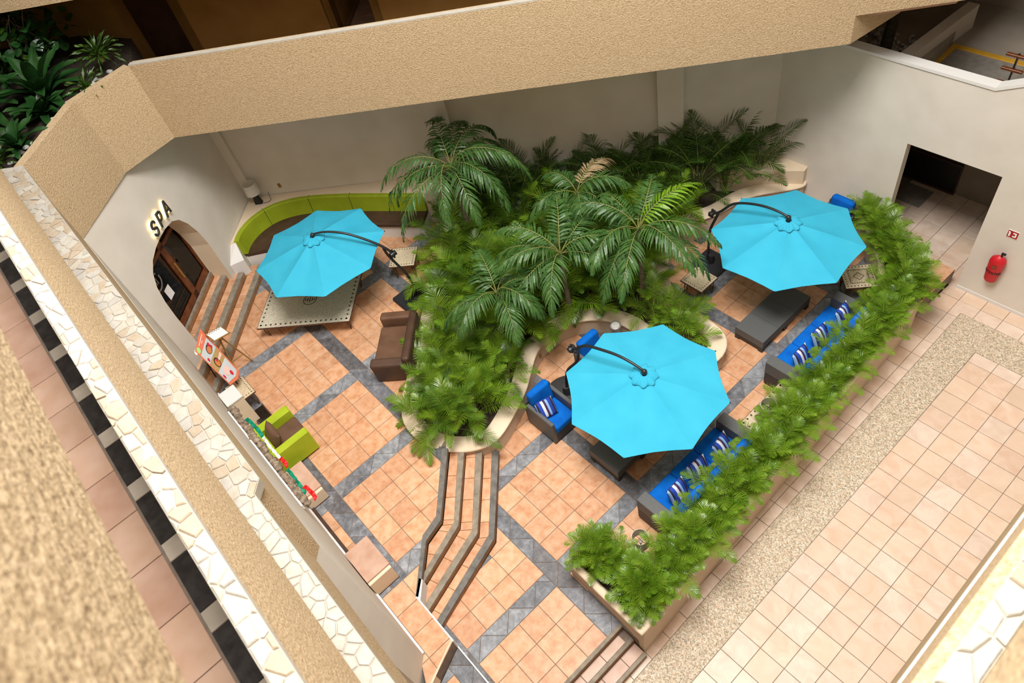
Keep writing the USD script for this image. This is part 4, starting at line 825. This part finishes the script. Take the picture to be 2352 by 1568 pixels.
ribbon('white_ribbon', 'white ribbon on the garland between the green and red ends', [(-2.45, -3.80, 2.02), (-2.1, -3.81, 2.04), (-1.88, -3.80, 2.02)], white_r, .05)
ribbon('red_ribbon', 'red ribbon piece at the middle of the garland', [(-1.88, -3.80, 2.02), (-1.78, -3.79, 2.04), (-1.68, -3.79, 2.0)], red_r, .07)
ribbon('green_ribbon', 'long twisted green ribbon at the lower end of the garland', [(-1.62, -3.82, 2.02), (-1.35, -3.82, 2.05), (-1.05, -3.83, 2.0)], green_r, .06)
ribbon('red_ribbon', 'red ribbon tail at the lower end of the garland', [(-1.15, -3.79, 2.04), (-1.0, -3.76, 2.03), (-.85, -3.77, 2.0)], red_r, .07)

# poster banner and menu easel
po = thing('food_poster', 'coral framed poster with food photographs leaning beside the spa steps', 'poster', (0, 0, 0))
pq = [np.array(v) for v in ((-6.08, -3.47, 1.60), (-5.68, -3.80, 1.55), (-4.72, -3.70, 1.22), (-4.80, -3.42, 1.30))]   # header top, header bottom, lower, upper corners
def pp(u, v, lift=0.0):
    a = pq[0] + (pq[3] - pq[0]) * u; b = pq[1] + (pq[2] - pq[1]) * u; n_ = np.cross(pq[3] - pq[0], pq[1] - pq[0]); n_ /= np.linalg.norm(n_); n_ = n_ if n_[2] > 0 else -n_
    return a + (b - a) * v + n_ * lift
def patch(pts, l0, l1):
    V = [pp(u, v, l1) for u, v in pts] + [pp(u, v, l0) for u, v in pts]; n = len(pts); F = [[0, i, i + 1] for i in range(1, n - 1)] + [[n, n + i + 1, n + i] for i in range(1, n - 1)]
    for i in range(n): j = (i + 1) % n; F += [[i, n + i, n + j], [i, n + j, j]]
    m = trimesh.Trimesh(np.array(V), F, process=False); m.fix_normals(); return m
def ell(cu, cv, a, b, n=14): return [(cu + a * math.cos(t), cv + b * math.sin(t)) for t in np.arange(n) * 2 * PI / n]
ink = {k: M('ink_' + k, c, rough=.4) for k, c in dict(pale=(.46, .49, .50), sand=(.36, .235, .08), brown=(.20, .055, .02), dark=(.04, .012, .008), berry=(.45, .01, .03), orange=(.50, .16, .04), lightgreen=(.30, .62, .20), rose=(.72, .45, .40)).items()}
obj('board', patch([(0, 0), (1, 0), (1.06, .35), (1, 1), (0, 1)], 0, .012), coral, po)
obj('photo', patch([(.17, .08), (.42, .06), (.42, .94), (.17, .94)], .012, .014), ink['pale'], po); obj('photo', patch([(.42, .06), (.66, .06), (.66, .94), (.42, .94)], .012, .014), ink['sand'], po); obj('photo', patch([(.66, .06), (.96, .08), (1.0, .35), (.95, .94), (.66, .94)], .012, .014), ink['pale'], po)
obj('pictured_food', cat(patch(ell(.30, .40, .085, .20), .014, .016), patch(ell(.56, .58, .10, .17), .014, .016)), ink['dark'], po); obj('pictured_food', cat(patch(ell(.31, .42, .065, .15), .016, .018), patch(ell(.57, .58, .075, .13), .016, .018)), ink['orange'], po)
obj('pictured_food', cat(patch(ell(.26, .26, .04, .07), .018, .020), patch(ell(.33, .22, .03, .06), .018, .020), patch(ell(.54, .52, .025, .05), .018, .020), patch(ell(.37, .82, .04, .06), .018, .020), patch(ell(.82, .86, .05, .05), .014, .020), patch(ell(.90, .40, .05, .08), .014, .020)), ink['berry'], po)
obj('pictured_food', cat(patch(ell(.80, .52, .09, .20), .014, .016), patch([(.52, .08), (.58, .08), (.585, .42), (.54, .42)], .014, .016)), ink['rose'], po)
obj('green_badge', patch(ell(.085, .84, .06, .11), .012, .016), ink['lightgreen'], po); obj('badge_ring', patch(ell(.03, .99, .05, .10), -.004, .004), white, po)
obj('header_lettering', cat(*[patch([(.055, a), (.072, a), (.072, a + .022), (.055, a + .022)], .012, .0135) for a in np.arange(.14, .66, .034)], *[patch([(.10, a), (.114, a), (.114, a + .022), (.10, a + .022)], .012, .0135) for a in np.arange(.36, .48, .034)]), paper, po)
obj('stand', cat(tube([pp(.9, .5, -.01), np.array([-4.95, -3.6, ZT])], .012, 6), tube([pp(.15, .9, -.01), np.array([-5.75, -3.82, ZT])], .012, 6), tube([pp(.15, .1, -.01), np.array([-6.0, -3.55, ZT + .1])], .012, 6)), blk, po)
me = thing('menu_easel', 'golden wooden menu easel with a white sheet in front of the spa steps', 'easel', (-5.72, -3.30, ZT))
def easel_face(w0, w1, d0, d1, t0, t1): 
    m = bx(w0, w1, d0, d1, t0, t1); return move(m, (0.0, .02, 1.0), rx=-.25, rz=.15)
obj('sheet', easel_face(-.13, .15, -.16, .14, .012, .016), paper, me); obj('backboard', easel_face(-.15, .18, -.18, .16, 0, .012), wood_y, me)
obj('printed_dots', cat(*[move(trimesh.creation.cylinder(.010, .002, sections=8), (0, 0, 0)).apply_translation((-.115, -.14 + .05 * k, .017)) for k in range(6)], *[move(trimesh.creation.cylinder(.010, .002, sections=8)).apply_translation((-.09, -.12 + .05 * k, .017)) for k in range(5)]).apply_transform(trimesh.transformations.euler_matrix(-.25, 0, .15)).apply_translation((0, .02, 1.0)), dot_m, me)
for a in ((-.14, -.12), (.12, -.16), (.10, .22)): obj('leg', tube([(a[0] * .3, 0, 1.0), (a[0], a[1], 0)], .014, 6), wood_y, me)
obj('brace', tube([(-.10, -.10, .3), (.10, -.12, .3), (.09, .16, .3)], .010, 6), wood_y, me)
bk = thing('bamboo_stool', 'small bamboo crate with dark stripes at the foot of the wall by the poster', 'stool', (-5.02, -3.84, ZT))
for k in range(4): obj('slat', bx(-.16, .16, -.12 + .065 * k, -.065 + .065 * k, .20, .225, .005), wood_y, bk)
for a in (-.13, .13):
    for b in (-.09, .10): obj('leg', bx(a - .02, a + .02, b - .02, b + .02, 0, .20), blk, bk)
obj('bar', cat(bx(-.16, .16, -.02, .0, .226, .236), bx(-.16, .16, .06, .08, .226, .236)), blk, bk)
dg = thing('glass_top_table', 'dark glass topped table reflecting light between the poster and the lime armchair', 'table', (-4.22, -3.60, ZT))
obj('top', bx(-.22, .20, -.12, .12, .02, .05, .004), M('smoked_glass', (.015, .012, .010), rough=.05, spec=.8), dg); obj('frame', cat(bx(-.23, .21, .12, .14, 0, .055), bx(-.23, .21, -.14, -.12, 0, .055)), rust, dg)

# ------------------------------------------------------------------ spa door, sign
sd = thing('spa_door', 'mahogany framed glass door recessed in the spa arch', 'door', (0, 0, 0), 0, None, 'structure')
def dbar(s0, s1, z0, z1, o0=-.50, o1=-.43): return wall45(Polygon([(s0, z0), (s1, z0), (s1, z1), (s0, z1)]), o0, o1)
obj('frame', cat(dbar(2.42, 2.50, 1.12, 3.06), dbar(4.42, 4.52, 1.12, 3.06), dbar(2.42, 4.52, 2.98, 3.06), dbar(2.42, 4.52, 1.12, 1.17)), wood_red, sd)
obj('mullion', dbar(3.10, 3.26, 1.12, 3.0), wood_red, sd); obj('mullion', dbar(4.10, 4.20, 1.12, 3.0), wood_red, sd); obj('transom', dbar(2.48, 4.45, 2.50, 2.58), wood_red, sd)
obj('bottom_rail', dbar(2.48, 4.45, 1.16, 1.28), wood_red, sd)
for a, b in ((2.50, 3.10), (3.26, 4.10), (4.20, 4.42)): obj('pane', dbar(a, b, 1.28, 2.50, -.475, -.465), pane_m, sd); obj('pane', dbar(a, b, 2.58, 2.98, -.475, -.465), pane_m, sd)
obj('notice', dbar(3.62, 3.82, 1.72, 1.98, -.458, -.455), paper, sd)
obj('handle', dbar(3.16, 3.19, 1.7, 2.1, -.42, -.40), wood_y, sd)
lg = []
for a0_, a1_, r0, r1 in ((0, 2.5, .20, .16), (2.9, 5.6, .20, .16)): lg.append(Polygon([(3.85 + r0 * math.cos(t), 2.25 + r0 * math.sin(t)) for t in np.linspace(a0_, a1_, 18)] + [(3.85 + r1 * math.cos(t), 2.25 + r1 * math.sin(t)) for t in np.linspace(a1_, a0_, 18)]))
lg += [sbox(3.78 + .05 * k, 2.18, 3.805 + .05 * k, 2.32) for k in range(3)]
obj('emblem', cat(*[wall45(p, -.458, -.455) for p in lg]), M('etched_grey', (.20, .21, .20), rough=.7), sd)
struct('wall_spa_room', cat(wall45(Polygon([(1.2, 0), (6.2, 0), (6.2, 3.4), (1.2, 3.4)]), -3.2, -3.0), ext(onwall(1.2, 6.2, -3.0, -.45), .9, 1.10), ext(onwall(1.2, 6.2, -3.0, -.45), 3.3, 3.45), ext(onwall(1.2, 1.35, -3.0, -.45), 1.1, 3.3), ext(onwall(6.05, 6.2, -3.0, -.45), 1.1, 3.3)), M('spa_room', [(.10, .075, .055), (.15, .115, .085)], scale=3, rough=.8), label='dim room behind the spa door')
pot = thing('potted_plant', 'small green plant seen through the spa door glass', 'plant', (*wallpt(2.75, -.8), 1.10))
obj('pot', lathe([(0, 0), (.07, 0), (.09, .14), (.08, .14), (0, .12)], 16), dbrown, pot, 40)
for k in range(7):
    a = k * 2.4; q = spline([(0, 0, .12), (.05 * math.cos(a), .05 * math.sin(a), .26), (.16 * math.cos(a), .16 * math.sin(a), .34)], 6)
    obj('leaf', cat(tube(q, .004, 4), move(trimesh.creation.icosphere(1, .05), tuple(q[-1])).apply_transform(np.eye(4))), lf_bright, pot)
sg = thing('spa_sign', 'dark backlit letters reading SPA on the white wall above the arch', 'sign', (0, 0, 0))
glow = emit('sign_glow', (1.0, .66, .22), 9.0)
for k, (ch, s) in enumerate((('S', 3.66), ('P', 3.39), ('A', 3.09))):
    for nm, mm, dep, sc_, off in (('letter', M(f'letter_{k}', (.035, .035, .03), rough=.4), .03, 1.0, .045), ('backlight', glow, .004, .98, .03)):
        m = meshkit.text_mesh(ch, .265 * sc_, dep, bold=True); v = m.vertices.copy(); v[:, 0] = v[:, 0] * .82 + v[:, 1] * .22
        q = np.array([wallpt(s - a, off + c) for a, b, c in v]); mm_ = trimesh.Trimesh(np.c_[q, 3.18 + v[:, 1]], m.faces, process=False); mm_.fix_normals(); obj(nm, mm_, mm, sg)
    obj('standoff', ext(onwall(s - .12, s - .10, 0, .05), 3.26, 3.28), chrome, sg)

# ------------------------------------------------------------------ extinguisher and its sign
ex = thing('fire_extinguisher', 'fire extinguisher in a red cover hanging on the white wall', 'fire extinguisher', (3.60, 7.52, .17))
prof = [(0, 0), (.085, .0), (.105, .04), (.125, .28), (.135, .46), (.12, .53), (.06, .58), (.03, .60), (0, .61)]
m = lathe(prof, 26); m.vertices[:, 1] = m.vertices[:, 1] * .75 - .10; obj('cover', m, red, ex, 60)
tm = meshkit.text_mesh('EXTINTOR', .05, .003, bold=True); v = tm.vertices.copy(); c0 = (v[:, 0].max()) / 2; ang = (v[:, 0] - c0) / .135
tm = trimesh.Trimesh(np.c_[np.sin(ang) * (.127 + v[:, 2]), -np.cos(ang) * (.127 + v[:, 2]) * .75 - .10, v[:, 1] * 1.0 + .23], tm.faces, process=False); obj('lettering', tm, blk, ex)
obj('label_patch', bx(-.03, .045, -.212, -.206, .38, .44), ink['brown'], ex); obj('valve', cat(tube([(0.02, -.10, .58), (.02, -.10, .66)], .018, 10), bx(.0, .07, -.115, -.085, .65, .68)), blk, ex)
obj('bracket', bx(-.04, .04, -.02, 0, .2, .5), metal_d, ex)
es = thing('extinguisher_sign', 'small red pictogram sign above the fire extinguisher', 'sign', (3.61, 7.52, 1.21))
obj('panel', bx(-.085, .085, -.008, 0, -.075, .075, .002), M('sign_red', (.38, .012, .012), rough=.4), es); obj('border', cat(bx(-.088, .088, -.009, -.001, -.079, -.073), bx(-.088, .088, -.009, -.001, .073, .079), bx(-.088, -.083, -.009, -.001, -.075, .075), bx(.083, .088, -.009, -.001, -.075, .075)), paper, es)
obj('pictogram', cat(bx(-.065, -.035, -.011, -.008, -.05, .03), bx(-.072, -.045, -.011, -.008, .03, .05), xz(Polygon([(.0, -.045), (.06, -.045), (.06, .045), (.0, .045), (.0, .02), (.038, .02), (.038, -.02), (.0, -.02)]), -.011, -.008)), paper, es)

# ------------------------------------------------------------------ chamfer planter with foliage at the upper left
ch_soil = struct('planter_bed', ext(Polygon([(-6.12, -4.05), (-7.28, -2.80), (-7.50, -1.75), (-8.9, -1.2), (-11.5, -2.4), (-11.5, -6.0), (-6.3, -6.0)]), 5.2, 5.62), soil, label='soil of the upper planter behind the chamfered parapet')
rnd = random.Random(77)
for k in range(16):
    u = rnd.random() * 2; p0, p1 = ((-6.25, -4.02), (-7.34, -2.86)) if u < 1 else ((-7.38, -2.75), (-7.58, -1.85)); a = np.array(p0) + (np.array(p1) - np.array(p0)) * (u % 1) + np.array([-.86, -.4]) * rnd.uniform(.05, .32)
    keys(obj('stone', move(pebble(rnd.uniform(.035, .075), rnd), (*a, 5.68 + rnd.uniform(0, .06))), pebble_m[k % 2], None, True), 'rounded grey stone lying along the edge of the upper planter', 'stone', 'stones along the upper planter edge')
def strap(L, w, e0, e1, seed, n=9, wav=.02):
    s = np.linspace(0, 1, n); el = np.radians(e0 + (e1 - e0) * s); d = np.c_[np.cos(el), np.zeros(n), np.sin(el)]; p = np.vstack([np.zeros(3), np.cumsum(d[:-1] * L / (n - 1), 0)]); V = []; F = []
    for i in range(n):
        ww = w * math.sin(PI * (.12 + .86 * s[i])) ** .7; nn = np.array([-d[i][2], 0, d[i][0]])
        for y in (-1, -.5, 0, .5, 1): V.append(p[i] + np.array([0, y * ww / 2, 0]) + nn * (abs(y) * ww * .16 + wav * math.sin(9 * s[i] + y * 2 + seed) * abs(y)))
    for i in range(n - 1):
        for j in range(4): a = i * 5 + j; F.append([a, a + 5, a + 6, a + 1])
    return trimesh.Trimesh(np.array(V), np.vstack([np.array(F)[:, [0, 1, 2]], np.array(F)[:, [0, 2, 3]]]), process=False)
def rosette(name, label, loc, nl, L, w, e0, e1, m, seed, tips=None):
    t = thing(name, label, 'plant', loc); r = np.random.default_rng(seed)
    for k in range(nl):
        f = (k + .5) / nl; me_ = strap(L * r.uniform(.8, 1.1), w * r.uniform(.85, 1.1), e0[0] + (e0[1] - e0[0]) * f, e1[0] + (e1[1] - e1[0]) * f, k); me_.apply_transform(trimesh.transformations.rotation_matrix(k * 2.39996 + r.normal(0, .15), (0, 0, 1))); obj('leaf', me_, m, t, True)
    obj('stem', tube([(0, 0, -.1), (0, 0, .06)], .03, 8), stem_m, t); return t
rosette('birds_nest_fern', 'largest broad-leaved fern in the middle of the upper planter', (-8.05, -3.0, 5.72), 24, .92, .21, (80, 18), (35, -35), lf_big, 5)
rosette('birds_nest_fern', 'broad-leaved fern at the near corner of the upper planter above the pebble', (-7.00, -3.85, 5.66), 18, .55, .15, (78, 15), (25, -40), lf_big, 6)
rosette('birds_nest_fern', 'broad-leaved fern low against the chamfered parapet', (-7.62, -3.22, 5.66), 18, .60, .15, (70, 10), (10, -40), lf_big, 16)
rosette('birds_nest_fern', 'broad-leaved fern at the back of the upper planter below the ivy', (-8.5, -3.9, 5.75), 22, .92, .20, (80, 18), (40, -30), lf_big, 17)
rosette('dracaena', 'narrow-leaved plant standing at the far end of the upper planter', (-7.95, -1.95, 5.95), 40, .46, .032, (85, 0), (30, -60), lf_dark, 7)
rosette('spider_plant', 'small narrow-leaved plant between the ferns of the upper planter', (-7.60, -2.45, 5.70), 26, .42, .026, (80, 10), (20, -50), lf_dark, 8)
rosette('spider_plant', 'small narrow-leaved plant beside the near stones of the upper planter', (-6.75, -4.25, 5.70), 26, .38, .026, (80, 10), (20, -50), lf_dark, 18)
iv = thing('ivy', 'rounded ivy leaves climbing in the corner above the upper planter', 'ivy', (-9.15, -2.75, 5.8)); rnd = random.Random(3)
for k in range(290):
    c = np.array([rnd.gauss(-.05, .30), rnd.gauss(.0, .34), rnd.uniform(.1, 1.15)]); r_ = rnd.uniform(.065, .105); a = rnd.uniform(0, 6.3)
    pts_ = np.array([(r_ * math.cos(t) * (1 + .18 * math.cos(3 * t)), r_ * math.sin(t) * (1 + .18 * math.cos(3 * t)), .012 * math.cos(2 * t)) for t in np.arange(9) * 2 * PI / 9]); v = np.vstack([pts_, [(0, 0, .006)]]); f = [[9, i, (i + 1) % 9] for i in range(9)]
    m = move(trimesh.Trimesh(v, f, process=False), tuple(c), rz=a, rx=rnd.uniform(-.7, .7), ry=rnd.uniform(-.2, 1.0)); obj('leaf', m, lf_big if k % 4 else lf_dark, iv)
obj('vine', cat(*[tube(spline([(rnd.uniform(-.2, .2), rnd.uniform(-.2, .2), 0), (rnd.uniform(-.3, .3), rnd.uniform(-.3, .3), .5), (rnd.uniform(-.4, .4), rnd.uniform(-.4, .4), .95)], 8), .008, 5) for k in range(9)]), trunk_m, iv)
